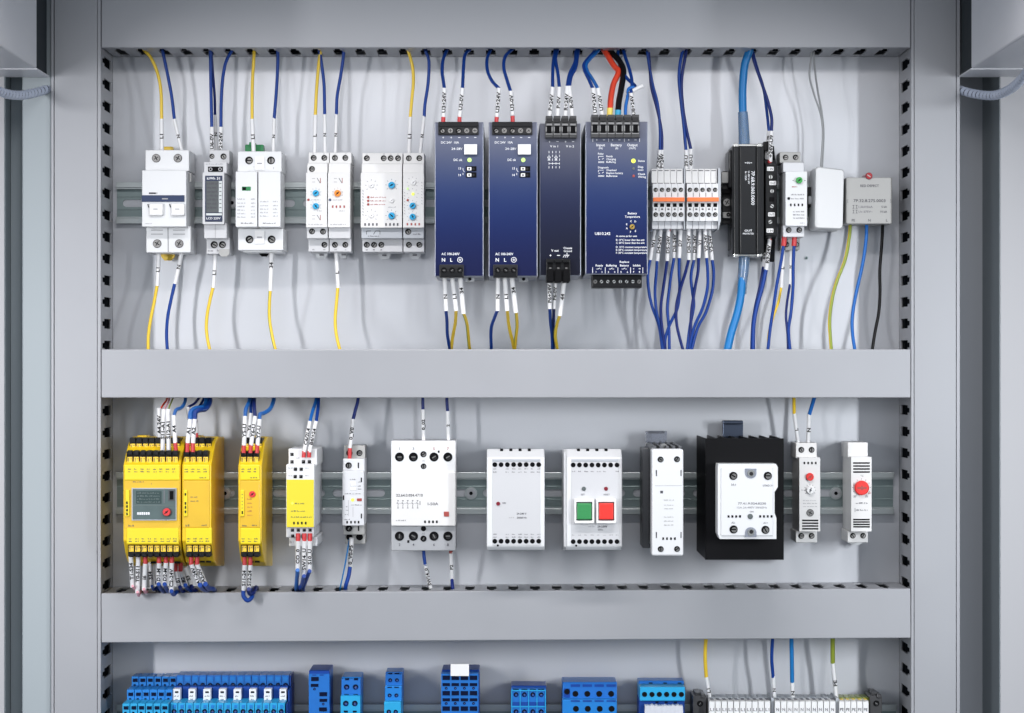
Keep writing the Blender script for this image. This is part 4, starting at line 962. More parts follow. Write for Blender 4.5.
# --- white relay with yellow label
def sq(root, spots, d, w=3.2, name='clamp_opening'):
    for x, y in spots:
        p = Part(name, root); p.box(x-w/2, y-w/2, x+w/2, y+w/2, d+.0004, d-.001, 'well', 0); p.box(x-w/2+.2, y-w/2+.2, x+w*.1, y+w*.1, d+.0007, d, 'termgrey', 0); p.build()
r = thing('safety_relay', 'white relay with a large plain yellow front label and red-tipped wires above and below', 'relay', at=(302, 495), d=.008)
housing(r, [(288.4, 448.6, 317, 466, .078, 'white'), (286.0, 464.4, 314.4, 527.8, .092, 'white'), (286.0, 527.4, 314.0, 537.6, .086, 'palegrey'), (289, 537, 317.4, 546.4, .074, 'palegrey')], bev=.0009)
p = Part('yellow_label', r); d = .0925; p.box(286.6, 479.6, 313.8, 527.2, d, .09, 'labelyellow', .0002)
for y, s_ in ((503.4, 1), (511, 2), (517, 3)): p.dashes(291 if s_ > 1 else 295, 305 if s_ < 3 else 312, y, 1.2, d, 'softink', s_)
led_ = p.cyl(292.4, 503.4, 1.2, d+.0004, d, 'ledyellow')
for x in (294, 297.9, 301.8, 305.7): p.box(x-.8, 521.8, x+.8, 524.4, d+.0002, d-.001, 'ink', 0)
p.build()
sq(r, ((292, 454.4), (303.8, 454.4), (309, 454.4), (292, 461.8), (303.4, 461.8), (309.4, 461.8)), .078)
sq(r, ((295.4, 469.2), (301.2, 469.2), (295.2, 476.6), (301, 476.6)), .092); sq(r, ((292.4, 530.2), (298.2, 530.2), (304.2, 530.2), (310, 530.2), (292.6, 536)), .086, 3)
p = Part('printing', r); d = .092
for x, y in ((289.4, 468), (306, 468), (289.4, 475.6), (306, 475.6)): p.dashes(x-.8, x+3.4, y, 1.1, d, 'fineg', int(x+y))
p.dashes(296, 300, 458, 1.2, .078, 'fineg', 3); p.dashes(289.6, 293.8, 542, 2.4, .074, 'fineg', 3); p.build()

# --- slim grey relay with the red mark
r = thing('interface_relay', 'slim pale grey relay with a tiny lit yellow light and a small dark red mark', 'relay', at=(353, 495), d=.008)
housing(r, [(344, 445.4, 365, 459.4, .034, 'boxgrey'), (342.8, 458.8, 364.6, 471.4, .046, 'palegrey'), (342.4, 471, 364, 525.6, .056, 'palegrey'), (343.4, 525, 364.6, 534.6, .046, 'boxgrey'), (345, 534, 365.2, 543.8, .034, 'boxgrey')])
screw(r, 359.4, 453, 3.1, .034); screw(r, 349.4, 453, 3.2, .034); screw(r, 348.6, 465.4, 3.2, .046); screw(r, 348.9, 528.4, 3.3, .046, 'black'); screw(r, 359.6, 537, 3.4, .034, 'hole'); screw(r, 349.4, 537, 3.2, .034, 'hole')
holes(r, 'vent_holes', [(x, 522.2) for x in (347.1, 351, 354.9, 358.6)], 1.6, 2.5, .056)
p = Part('switch_window', r); p.box(350.4, 481.6, 355.6, 486, .0565, .05, 'lever', .0003); p.box(350.4, 487.4, 355.6, 490.6, .0565, .05, 'lever', .0003); p.build()
led(r, 352.7, 499.8, 1.7, .056, 'ledyellow'); p = Part('red_mark', r); p.box(357, 498.4, 361.8, 501.2, .0565, .05, 'redink', .0002); p.build()
p = Part('printing', r); d = .056
for x, y0, y1, dd in ((358.4, 462.6, 468.2, .046), (361.4, 477.6, 482, d), (361.4, 513.6, 518.4, d), (358.6, 526, 531, .046), (343.6, 495.4, 500, d)): p.bar(x, y0, x, y1, 1.3, dd, 'ink', .0003)
for y, a, b in ((479.4, 350, 356), (482, 358, 362), (486, 358, 362), (489, 358, 362), (493.6, 345, 362), (504.8, 351, 362), (519.4, 344.5, 351), (506.6, 346, 349), (510, 346, 349), (514.4, 345, 348)): p.dashes(a, b, y, 1.1, d, 'lineg', int(y))
p.bar(353, 507, 353, 517, .4, d, 'fineg'); p.bar(348.4, 500, 348.4, 516, .4, d, 'fineg'); p.build()

# --- wide contactor
r = thing('contactor', 'widest white unit in the middle row, with eight big round terminals numbered 1 to 8', 'contactor', at=(423, 495), d=.008)
p = Part('housing', r)
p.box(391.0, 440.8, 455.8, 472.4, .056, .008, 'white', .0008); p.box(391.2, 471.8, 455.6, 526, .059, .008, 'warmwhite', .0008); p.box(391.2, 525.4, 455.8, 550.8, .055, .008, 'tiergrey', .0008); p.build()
for x in (399.5, 413.4, 434.0, 447.9): screw(r, x, 457, 4.6, .056, 'black'); screw(r, x, 536.1, 4.7, .055, 'black')
screw(r, 423.5, 454.2, 3.1, .056); screw(r, 423.6, 466.3, 2.8, .056); screw(r, 423.5, 538.6, 3.1, .055, 'black'); screw(r, 423.5, 528.6, 2.6, .055, 'hole')
p = Part('red_flag', r); p.box(443.8, 511.6, 449.0, 516.6, .0597, .055, 'redink', .0003); p.build()
holes(r, 'vent_holes', [(x, 521.8) for x in (425, 429.1, 433, 436.8)], 1.8, 2.5, .059, 'ink')
p = Part('printing', r); d = .059
for i, x in enumerate((399.5, 413.4, 434, 447.9)): p.text('1357'[i], x, 448.6, 2.7, .056, 'redink' if i in (2, 3) else 'lineg'); p.text('2468'[i], x, 544.6, 2.7, .055, 'softink')
p.text('A1', 423.5, 460.6, 1.8, .056, 'fineg'); p.text('A2', 423.5, 533.4, 1.8, .055, 'lineg'); p.rect(437.8, 450.6, 439.6, 452.8, .056, 'ink'); p.rect(407.2, 540.2, 409.4, 542.8, .055, 'ink')
p.text('22.64.0.024.4710', 396.2, 495.2, 2.7, d, 'softink', 'L', fit=26.6); p.text('I-50A', 433, 503.8, 2.8, d, 'lineg', fit=10.6); p.dashes(396, 405.8, 520.4, 1.2, d, 'lineg', 3)
for i in range(5):
    x = 398 + 4.9*i
    p.bar(x-.8, 500.4, x+.8, 500.4, .6, d, 'lineg'); p.bar(x, 500.4, x, 502, .5, d, 'lineg'); p.bar(x-1, 502.2, x+.5, 504.6, .6, d, 'lineg'); p.bar(x, 505, x, 507.6, .5, d, 'lineg'); p.bar(x-.8, 508, x+.8, 508, .6, d, 'lineg')
p.bar(396, 503.4, 419, 503.4, .35, d, 'fineg'); p.bar(420, 501, 420, 505, .6, d, 'softink'); p.build()

# --- phase monitor with the single red light
def module(r, x0, x1, fx0, fx1, D, ox):
    p = Part('housing', r)
    p.prof(x0, x1, D, [(449.0, .008), (449.0, D-.016), (457.6, D), (546.6, D), (550, D-.004), (550, .008)], 'white', .0010); p.build()
    p = Part('front_panel', r); p.box(fx0, 458.8, fx1, 545.6, D+.0004, D-.002, 'insetgrey', .0002); p.box(fx0+.6, 459.2, fx1-.6, 461.6, D+.0008, D, 'grey', .0002); p.build()
    for i in range(8):
        screw(r, fx0+2.6+6.27*i, 464.6, 2.35, D+.0004, 'hole'); screw(r, fx0+2.6+6.27*i, 541.2, 2.35, D+.0004, 'hole')
    p = Part('top_slots', r)
    for i in range(4): x = fx0 + 8 + 9.2*i + ox; p.box(x, 449.2, x+3, 451.4, D-.012, D-.03, 'well', 0)
    p.build()
    led(r, fx0+5.6, 545.4, 1.1, D+.0004, 'ink', name='test_point')
r = thing('monitor_module', 'blank white module with one small red light, between the contactor and the push-button module', 'relay module', at=(516, 500), d=.008)
D = .100; module(r, 486.8, 544.6, 492.2, 540.4, D, 0); led(r, 498.2, 503.7, 2.0, D+.0004, 'ledred', 'dark red light')
p = Part('printing', r); d = D+.0004
for i in range(8):
    x = 494.8+6.27*i
    if i != 1: p.dashes(x-1.6, x+2, 468.8, 1.1, d, 'lineg', i); p.dashes(x-1.8, x+2, 472, 1.1, d, 'lineg', i+8); p.dashes(x-1.6, x+2, 534.2, 1.1, d, 'lineg', i+3); p.dashes(x-1.6, x+2, 537, 1.1, d, 'lineg', i+9)
p.text('ON', 504, 503, 1.7, d, 'lineg'); p.dashes(509, 514, 517.6, 1, d, 'fineg', 3); p.text('24-240 V', 521.6, 513.6, 1.9, d, 'softink'); p.text('50/60 Hz', 521.8, 517.6, 1.9, d, 'softink'); p.build()
r = thing('push_button_module', 'white module with a green and a red square push button', 'push button module', at=(593, 500), d=.008)
p = Part('housing', r); D = .104
p.prof(566.6, 622.2, D, [(449.0, .008), (449.0, D-.016), (457.6, D), (546.6, D), (550, D-.004), (550, .008)], 'white', .0010)
p.prof(563.8, 567.6, .085, [(449.2, .008), (449.2, .070), (452, .085), (547, .085), (549.8, .07), (549.8, .008)], 'white', .0008); p.build()
BODYH = r
p = Part('front_panel', r); p.box(571, 458.8, 619, 545.6, D+.0004, D-.002, 'insetgrey', .0002); p.box(571.6, 459.2, 618.4, 461.6, D+.0008, D, 'grey', .0002); p.build()
for i in range(8): screw(r, 573.2+6.25*i, 465, 2.35, D+.0004, 'hole'); screw(r, 573.2+6.25*i, 541.6, 2.35, D+.0004, 'hole')
p = Part('top_slots', r)
for i in range(4): x = 577 + 9.2*i; p.box(x, 449.2, x+3, 451.4, D-.012, D-.03, 'well', 0)
p.build()
led(r, 583.8, 488.7, 2.1, D+.0004, 'ledgrey', 'unlit grey light'); led(r, 606, 488.7, 2.0, D+.0004, 'ledred', 'dark red light'); led(r, 576.2, 545.6, 1.1, D+.0004, 'ink', name='test_point')
for x0, m, l in ((574.4, 'btngreen', 'green push button'), (596.4, 'btnred', 'red push button')):
    b = Part('push_button', r, label=l).build.__self__; b.box(x0+2.6, 503.2, x0+17.2, 519.6, D+.0075, D, m, .0008); bo = b.build()
    f = Part('bezel', r); 
    f.box(x0, 499, x0+19.8, 502.2, D+.0065, D-.002, 'lever', .0007); f.box(x0, 520.6, x0+19.8, 523.6, D+.0065, D-.002, 'lever', .0007); f.box(x0, 501.6, x0+1.9, 521.4, D+.0064, D-.002, 'lever', .0005); f.box(x0+17.9, 501.6, x0+19.8, 521.4, D+.0064, D-.002, 'lever', .0005)
    f.box(x0+1.5, 501.8, x0+18.2, 521, D+.0022, D-.002, 'softink', 0); f.build()
p = Part('printing', r); d = D+.0004
for i in range(8):
    x = 573.6+6.25*i
    if i not in (6, ): p.dashes(x-1.6, x+2, 471.4, 1.2, d, 'lineg', i+4)
    p.dashes(x-1.6, x+2, 535, 1.2, d, 'fineg', i+5)
p.text('SET', 582.8, 494.6, 1.7, d, 'lineg'); p.text('RESET', 606.8, 494.6, 1.7, d, 'lineg'); p.text('24-230V', 602.4, 526.4, 2.1, d, 'softink'); p.text('50Hz', 600.4, 529.6, 1.7, d, 'lineg'); p.dashes(588, 595, 526.6, 1.1, d, 'fineg', 3); p.build()

# --- slim solid state relay on its own heat sink
r = thing('solid_state_relay', 'slim plain white unit on a dark heat sink with a translucent clip above', 'solid state relay', at=(665, 500), d=.008)
p = Part('front_body', r); p.box(651.9, 449.3, 683.4, 555.8, .140, .120, 'white', .0013); p.build()
p = Part('heat_sink', r); p.box(652.8, 450, 682.6, 553.5, .121, .118, 'sidegrey', .0004)
for i in range(5): p.box(653.4+6.3*i, 446, 656.4+6.3*i, 549, .119, .012, 'sidegrey', .0003)
p.box(654, 447, 682, 548, .030, .010, 'sidegrey', .0004); p.box(642.5, 448, 682, 548, .050, .010, 'sidegrey', .0006); p.build()
p = Part('top_clip', r); p.box(645.6, 431, 667, 447, .022, .018, 'clearclip', .0006); p.box(648, 431, 665, 433.4, .03, .018, 'clearclip', .0006); p.build()
p = Part('release_screw', r); p.cyl(664, 447.6, 4, .100, .09, 'silver'); p.build()
for x, y in ((660.5, 459.4), (677, 459.2), (660.7, 549), (677, 549)): screw(r, x, y, 2.9, .140)
p = Part('printing', r); d = .140
for x, y0, y1 in ((656.4, 470, 476), (681, 470, 476), (656.4, 532, 538), (681, 532, 538)): p.bar(x, y0, x, y1, 1.1, d, 'softink')
p.rect(660.2, 490.8, 663, 493.4, d, 'softink'); p.bar(655, 485.6, 682, 485.6, .3, d, 'fineg')
for y in (500, 505, 508.6, 517, 521, 525): p.dashes(664, 674, y, 1, d, 'boxgrey', int(y))
p.build(); holes(r, 'vent_holes', [(x, 538.6) for x in (663.2, 667, 671, 674.9)], 1.7, 2.4, .140)

# --- big black heat sink with the square solid state relay
r = thing('heat_sink', 'large black finned heat sink standing behind the square white relay', 'heat sink', at=(744, 500), d=.008)
p = Part('face_plate', r); p.box(705.4, 438.6, 783.8, 559.8, .117, .110, 'heatsink', .0006); p.build()
p = Part('fins', r); p.box(705.8, 438.9, 783.4, 559.5, .020, .0080, 'heatsink', .0003)
for i in range(8): x = 705.6 + 10.85*i; p.box(x, 438.8, x+1.8, 559.6, .111, .012, 'heatsink', .0002)
p.build()
p = Part('rail_clip', r); p.box(722.8, 420.6, 743.2, 440, .020, .014, 'darksteel', .0006); p.box(722.8, 420.6, 743.2, 424, .026, .014, 'darksteel', .0006); p.build()
r = thing('square_relay', 'square white relay with four corner screws mounted on the big black heat sink', 'solid state relay', at=(748, 502), d=.1172)
p = Part('housing', r); D = .140
p.poly([(718.2, 464), (776, 464), (777.8, 467), (777.8, 487), (774.6, 492), (774.6, 513), (776.4, 518), (776.4, 539), (719.8, 539), (717.8, 534), (717.8, 468)], D, .1172, 'white'); p.box(721, 467, 773, 536, D+.0012, D-.002, 'white', .0008); p.build()
for x, y in ((733.3, 475.8), (767.8, 475.8), (733.6, 529.4), (765.4, 529.8)): screw(r, x, y, 4.1, D+.0012, 'dark')
for y0, y1, s_ in ((468.6, 478.6, 1), (526.8, 537, -1)):
    p = Part('mounting_notch', r); yc = y0+4.6 if s_ > 0 else y1-4.6
    p.poly([(745, y0 if s_ > 0 else y1), (756.4, y0 if s_ > 0 else y1)] + [(750.7 + 5.7*math.cos(math.radians(a)), yc + s_*5.2*math.sin(math.radians(a))) for a in range(0, 181, 20)], D+.0016, D-.002, 'alu')
    p.cyl(751, yc, 3.6, D+.0022, D, 'silver'); p.cyl(751.4, yc+.6*s_, 2.0, D+.0023, D, 'charcoal'); p.build()
led(r, 750.2, 516.4, 2.7, D+.0012, 'ledgrey')
holes(r, 'vent_holes', [(x, 516.4) for x in (728.6, 732.4, 736.2, 740, 760.2, 764, 767.8, 771.6)], 1.9, 2.3, D+.0012)
p = Part('printing', r); d = D+.0012
p.text('3/L1', 733.4, 484.6, 2.2, d, 'lineg'); p.text('LOAD 3~', 768, 485.4, 2.0, d, 'lineg', fit=10); p.text('77.41.9.024.8230', 752, 503.4, 2.2, d, 'lineg', fit=28); p.text('15A 24-480V 50/60Hz', 752, 507.4, 2.0, d, 'fineg', fit=30)
p.text('ON', 751.6, 511.6, 1.7, d, 'lineg'); p.text('A2-', 733.4, 522.6, 1.9, d, 'lineg'); p.text('A1+', 765.6, 522.8, 1.9, d, 'lineg'); p.build()

# --- two thermostats
def vents(p, x0, x1, ys, d):
    for y in ys: p.box(x0, y-.75, x1, y+.75, d+.0002, d-.001, 'well', 0)
r = thing('thermostat', 'slim pale thermostat with small red dial, white dial and grey screw in a column', 'thermostat', 'thermostats at the right end of the middle rail', at=(808, 495), d=.008)
housing(r, [(795.8, 443, 816.8, 458.6, .048, 'warmwhite'), (799.4, 457.6, 820.2, 531.4, .062, 'warmwhite'), (795.8, 531, 817.2, 542.6, .048, 'warmwhite')])
for x, y in ((801.3, 449.8), (811.6, 449.8), (801.3, 535.9), (811.6, 535.9)): screw(r, x, y, 2.9, .048)
knob(r, 809.7, 476.8, 4.0, .062, 'knobred', mark='redink'); knob(r, 810.2, 490, 4.0, .062, 'knobwhite', mark='softink', ang=1.2); screw(r, 810.1, 512.8, 3.7, .062, 'metal')
holes(r, 'vent_holes', [(x, 463) for x in (804.4, 808.2, 812, 815.8)], 1.6, 2.3, .062)
p = Part('vent_slots', r); vents(p, 802.2, 818.4, (520.4, 523.2, 526, 528.8), .062); p.build()
p = Part('printing', r)
for i in range(9): a = math.radians(215-31*i); p.bar(810+5*math.cos(a), 490-5*math.sin(a), 810+6*math.cos(a), 490-6*math.sin(a), .5, .062, 'lineg')
for y in (500.4, 503.4, 506.4): p.dashes(803, 817, y, 1, .062, 'fineg', int(y))
p.dashes(801.5, 805.4, 490, 1, .062, 'fineg', 3); p.build()
r = thing('thermostat', 'slim pale thermostat with one large red dial between two sets of vents', 'thermostat', 'thermostats at the right end of the middle rail', at=(860, 495), d=.008)
housing(r, [(847.7, 442.4, 867.9, 458, .048, 'warmwhite'), (851.2, 457, 871.6, 531.4, .062, 'warmwhite'), (847.6, 531, 868, 542.6, .048, 'warmwhite')])
for x in (852.8, 863.1): screw(r, x, 535.7, 2.8, .048)
knob(r, 861.5, 487.8, 7.4, .062, 'knobred', mark='redink', ang=0, h=.003)
p = Part('vent_slots', r); vents(p, 853.2, 869.8, (463, 466, 469, 472), .062); p.build(); p = Part('vent_slots', r); vents(p, 853.2, 869.8, (519.6, 522, 524.4, 526.8), .062); p.build()
p = Part('printing', r)
for i in range(11): a = math.radians(235-29*i); p.bar(861.5+8.3*math.cos(a), 487.8-8.3*math.sin(a), 861.5+9.3*math.cos(a), 487.8-9.3*math.sin(a), .6, .062, 'lineg')
p.text('°C', 862, 475.8, 2, .062, 'lineg'); p.text('20', 854.8, 496.4, 2, .062, 'lineg'); p.text('50', 866.4, 496.4, 2, .062, 'lineg'); p.text('5', 853.6, 485, 1.8, .062, 'redink'); p.text('60', 869.4, 493, 1.8, .062, 'redink')
for y in (503, 510): p.dashes(856, 868, y, 1.6, .062, 'lineg', int(y))
p.bar(855, 508, 855, 512, .5, .062, 'lineg'); p.build(); clip(r, 850, 541.6, 862, 545, 'clip', hole=False)
# ------------------------------------------------------------------ bottom row: blue terminals, numbered strip
NUM = 'first second third fourth fifth sixth seventh eighth ninth tenth eleventh twelfth thirteenth fourteenth fifteenth'.split()
Y3 = 760
def pushin(i):
    x = 131.6 + 7.55*i
    r = thing('blue_terminal', '%s blue spring terminal from the left end of the long blue block' % NUM[i], 'terminal block', 'blue spring terminals of the long block', at=(x+3.5, 715), d=.008)
    p = Part('body', r); w = 6.95; X0 = W(x, 0, .034).x; wd = W(x+w, 0, .034).x - X0
    # three steps, each nearer and lower, all the same width
    def at(dd): return 506 + X0*F/(DB-dd), 506 + (X0+wd)*F/(DB-dd)
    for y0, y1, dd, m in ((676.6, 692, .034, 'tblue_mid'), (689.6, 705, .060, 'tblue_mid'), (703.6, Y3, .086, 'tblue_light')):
        a, b = at(dd); p.box(a, y0, b, y1, dd, .010, m, .0004)
    p.build()
    for y, dd in ((680.4, .034), (694.4, .060), (708, .086)):
        a, b = at(dd)
        q = Part('clamp_opening', r); q.box(a+1.3, y-1.8, b-1.0, y+1.6, dd+.0004, dd-.001, 'bwell', 0); q.cyl(a+3.0, y+4.9, 1.25, dd+.0004, dd-.001, 'bwell', 12); q.build()
for i in range(6): pushin(i)
def screwt(i):
    x = 176.6 + 7.52*i
    r = thing('blue_terminal', '%s blue screw terminal from the right end of the long blue block' % NUM[14-i], 'terminal block', 'blue screw terminals of the long block', at=(x+3.5, 715), d=.008)
    p = Part('body', r); w = 7.05; X0 = W(x, 0, .038).x; wd = W(x+w, 0, .038).x - X0
    def at(dd): return 506 + X0*F/(DB-dd), 506 + (X0+wd)*F/(DB-dd)
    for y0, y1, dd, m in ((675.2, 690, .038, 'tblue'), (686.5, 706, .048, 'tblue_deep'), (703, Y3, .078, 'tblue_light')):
        a, b = at(dd); p.box(a, y0, b, y1, dd, .010, m, .0004)
    a, b = at(.038); p.box(a+1, 677, b-1, 681.4, .0385, .03, 'tblue_mid', .0003); a, b = at(.078); p.box(a+2.4, 705, b-1.6, 708.4, .0785, .07, 'tblue_mid', .0003); p.build()
    a, b = at(.038); screw(r, (a+b)/2, 685.2, 2.3, .0385, 'bhole'); a, b = at(.078); screw(r, (a+b)/2, 711.4, 2.4, .0785, 'bhole')
    if i % 2 == 0:
        a, b = at(.058); q = Part('marker', r); q.box(a-.6+.2*(i % 4), 689.2, b-.6, 702.8, .058, .046, 'marker', .0004); d = .058
        q.rect(a+1.4, 691.2, b-2.2, 693.0, d, 'ink'); q.dashes(a+.8, b-1.6, 696, 1.4, d, 'softink', i); q.dashes(a+1.8, b-2.4, 699.2, 1.3, d, 'lineg', i+1); q.build()
for i in range(15): screwt(i)
r = thing('end_plate', 'deep blue end plate closing the right end of the long blue block', 'end plate', at=(293, 715), d=.008)
p = Part('plate_body', r); p.box(289.6, 675.6, 290.8, 700, .040, .010, 'tblue_deep', .0003); p.box(286.3, 704, 287.2, Y3, .078, .010, 'tblue_deep', .0003); p.box(288.2, 690, 289.4, Y3, .060, .010, 'tblue_deep', .0003); p.build()

def blk(name, label, x0, x1, tiers, parts, group='separate blue terminal blocks'):
    r = thing(name, label, 'terminal block', group, at=((x0+x1)/2, 715), d=.008)
    p = Part('body', r)
    for y0, y1, dd, m, dx in tiers: p.box(x0+dx, y0, x1+dx, y1, dd, .010, m, .0007)
    p.build(); return r
def op(r, x, y, w, h, d, m='bwell', nm='clamp_opening', bits=0):
    p = Part(nm, r); p.box(x-w/2, y-h/2, x+w/2, y+h/2, d+.0004, d-.001, m, 0)
    p.build()
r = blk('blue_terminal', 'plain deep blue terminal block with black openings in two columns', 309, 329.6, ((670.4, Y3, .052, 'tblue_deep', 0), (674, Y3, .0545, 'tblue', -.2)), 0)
for x, y, h in ((314.9, 679, 4), (314.6, 685.4, 3), (323.2, 694.2, 4), (323.3, 700.4, 3), (323, 709.4, 4)): op(r, x, y, 7.6, h, .0545)
for x, y in ((314.5, 689), (323.2, 704)): screw(r, x, y, 1.2, .0545, 'bhole')
for x, y in ((314.4, 675), (321.6, 675)): op(r, x, y, 4, 1.2, .0545, 'tblue_deep', 'groove')
r = blk('blue_terminal', 'two-pole blue terminal block, deep blue above and light blue below', 341.6, 361, ((677, 697, .046, 'tblue_mid', 0), (679, 697, .050, 'tblue', -.3), (696, Y3, .058, 'tblue_light', -.9)), 0)
for x in (346.6, 355.6): screw(r, x, 687, 2.7, .050, 'bhole'); screw(r, x-.8, 703.4, 2.8, .058, 'bhole'); op(r, x+.4, 679.2, 4, 2, .050); op(r, x, 695, 4.4, 1.8, .050); op(r, x-.8, 711.6, 4, 1.8, .058)
r = blk('blue_terminal', 'narrow two-pole blue terminal block with three stepped tiers, left of the white-tagged one', 385.6, 402.6, ((672, 688, .040, 'tblue', 0), (674, 688, .046, 'tblue', -.3), (686, 702.4, .054, 'tblue_mid', -.8), (701.8, Y3, .064, 'tblue_light', -1.6)), 0)
for x in (390.2, 397): screw(r, x, 680.2, 1.9, .046, 'bhole'); screw(r, x-.6, 695.4, 2.0, .054, 'bhole'); screw(r, x-1.4, 711.8, 2.2, .064, 'bhole'); op(r, x, 673.6, 4.4, 1.2, .046); op(r, x-.5, 687.4, 4.4, 1, .054)
r = blk('blue_terminal', 'four-column blue terminal block with rows of dark openings and a blank white tag', 441.2, 478.4, ((669.6, Y3, .046, 'tblue_deep', 1.0), (674, Y3, .062, 'tblue', 0)), 0)
for k in range(4):
    x = 446.2+9.1*k
    for y, h, m in ((677.8, 4.4, 0), (684.6, 3, 0), (693.2, 4.4, 0), (699.8, 3, 0), (708.6, 4.4, 0)): op(r, x, y, 7.4, h, .062)
    screw(r, x, 688.2, 1.3, .062, 'bhole'); screw(r, x, 703.4, 1.3, .062, 'bhole')
p = Part('blank_tag', r, label='blank white tag'); p.box(450.6, 664.2, 469.0, 676, .0645, .0625, 'marker', .0003); p.build()
r = blk('blue_terminal', 'low four-pole blue terminal block with thin pale separators, right of the white-tagged one', 511, 546, ((685.6, Y3, .040, 'tblue_deep', .2), (688.6, Y3, .048, 'tblue', 0)), 0)
for k in range(4):
    x = 516.0+8.4*k; screw(r, x, 694.6, 2.4, .048, 'bhole'); op(r, x, 703.8, 7, 3.6, .048, 'tblue_deep', 'groove'); screw(r, x, 711.6, 2.4, .048, 'bhole'); op(r, x, 689.4, 6, 1.2, .048)
p = Part('separators', r)
for k in range(5): x = 511.8+8.4*k; p.box(x-.4, 690, x+.4, Y3, .0492, .047, 'tblue_light', .0002)
p.box(511.4, 690, 545.6, 691, .0489, .047, 'tblue_light', 0); p.box(511.4, 706.2, 545.6, 707.2, .0489, .047, 'tblue_light', 0); p.build()
r = blk('blue_terminal', 'widest separate blue terminal block, with one small extra round opening at its left', 562.6, 617, ((682, Y3, .044, 'tblue', 0), (699.6, Y3, .054, 'tblue_mid', -.2)), 0)
op(r, 566.8, 693, 6.2, 9, .044, 'tblue_deep', 'pole_recess'); screw(r, 567, 691.6, 2.8, .0445, 'hole')
for k in range(4):
    x = 575.4+11.9*k; screw(r, x, 693.8, 2.9, .044, 'hole'); screw(r, x+.5, 708.8, 2.9, .054, 'hole'); op(r, x, 685.6, 9.4, 2.6, .044, 'tblue_deep', 'groove'); op(r, x, 701, 9, 1.6, .054, 'tblue_deep', 'groove')
r = blk('blue_terminal', 'six-pole blue terminal block with a pale ragged tape strip across its front', 638.6, 684, ((680.6, Y3, .030, 'tblue', 0), (687, 701, .052, 'tblue_light', 1.2), (700, Y3, .048, 'tblue_deep', .6)), 0)
for k in range(6): screw(r, 644.6+7.35*k, 694.4, 2.6, .052, 'hole'); op(r, 643.6+7.2*k, 684.8-(k % 2)*1.2, 3.6, 2.2, .030)
for k in range(3): op(r, 657+9.2*k, 702.4, 3, 2, .048)
p = Part('tape_strip', r, label='ragged pale grey strip'); rnd = random.Random(3); top = [(645+i*1.35, 705.6+rnd.uniform(-.8, .8)) for i in range(29)]
p.poly(top + [(684.5, 740), (644, 740)], .062, .054, 'lightgrey_tape'); p.build()
# end bracket and numbered strip
def bracket(label, x0, x1, y0):
    r = thing('end_bracket', label, 'end bracket', 'dark end brackets of the numbered strip', at=((x0+x1)/2, 715), d=.008)
    p = Part('bracket_body', r); p.box(x0, y0+3, x1, Y3, .040, .008, 'termgrey', .0008); p.box(x0+2.5, y0, x0+8, y0+6, .036, .01, 'termgrey', .0012); p.box(x1-5, y0+2, x1-.5, y0+6, .042, .01, 'termgrey', .001); p.build()
    screw(r, (x0+x1)/2+.5, y0+11, 3, .040, 'black'); return r
bracket('charcoal end bracket at the left end of the numbered white strip', 692.6, 706.4, 692.6); bracket('charcoal end bracket at the right end of the numbered white strip', 869.6, 882, 692.4)
def nterm(x, w, txt, label, group, top):
    r = thing('numbered_terminal', label, 'terminal block', group, at=(x+w/2, 715), d=.008)
    p = Part('body', r); p.box(x+.15, 701, x+w-.15, Y3, .050, .010, 'warmwhite' if top != 'wgreen' else 'warmwhite', .0003)
    p.box(x+.2, 697.6, x+w-.2, 705, .034, .012, 'grey' if top != 'wgreen' else 'wgreen', .0004); p.box(x+1.4, 699.4, x+w-1.4, 702.4, .042, .02, 'softink' if top != 'wgreen' else 'wyellow', .0003); p.build()
    q = Part('label_tag', r); q.box(x+.35, 701.6, x+w-.35, 714.2, .0525, .049, 'lever', .0003); q.text(txt, x+w/2, 709.4, 3.0, .0525, 'softink', fit=w*.62 if len(txt) > 1 else None); q.build()
for i in range(10): nterm(709.0+6.15*i, 6.1, 'L1', '%s terminal tagged L1 counted from the left end of the numbered strip' % NUM[i], 'terminals tagged L1', 'grey')
for i in range(10): nterm(774.6+6.12*i, 6.05, 'N', '%s terminal tagged N counted from the L1 terminals' % NUM[i], 'terminals tagged N', 'grey')
for i in range(5): nterm(839.0+5.95*i, 5.9, 'PE', '%s green and yellow terminal tagged PE counted from the N terminals' % NUM[i], 'terminals tagged PE', 'wgreen')
for x, l in ((772.5, 'thin grey end plate between the L1 and N terminals'), (837.2, 'thin grey end plate between the N and PE terminals')):
    r = thing('end_plate', l, 'end plate', at=(x, 715), d=.008); p = Part('plate_body', r); p.box(x-1.3, 698, x+1.3, Y3, .047, .010, 'grey', .0003); p.build()
# ------------------------------------------------------------------ wires. tops come out of a duct (T), bottoms run down into one (B)
GT = 'wires from the top duct to the upper devices'; GB = 'wires from the upper devices down to the middle duct'
GM = 'wires from the middle duct to the second device row'; GL = 'wires from the second device row into the lower duct'; GR = 'wires to the numbered terminal strip'
def T(label, col, path, sl, s='', dv=.030, fer=None, d0=.034, **k): return wire(label, col, path, d0, dv, sl=sl, s=s, fer=fer, group=k.pop('group', GT), **k)
def B(label, col, path, sl, s='', dv=.030, fer=None, d1=.040, **k): return wire(label, col, path, dv, d1, sl=sl, sd=(dv, dv), s=s, fer=fer, group=k.pop('group', GB), **k)
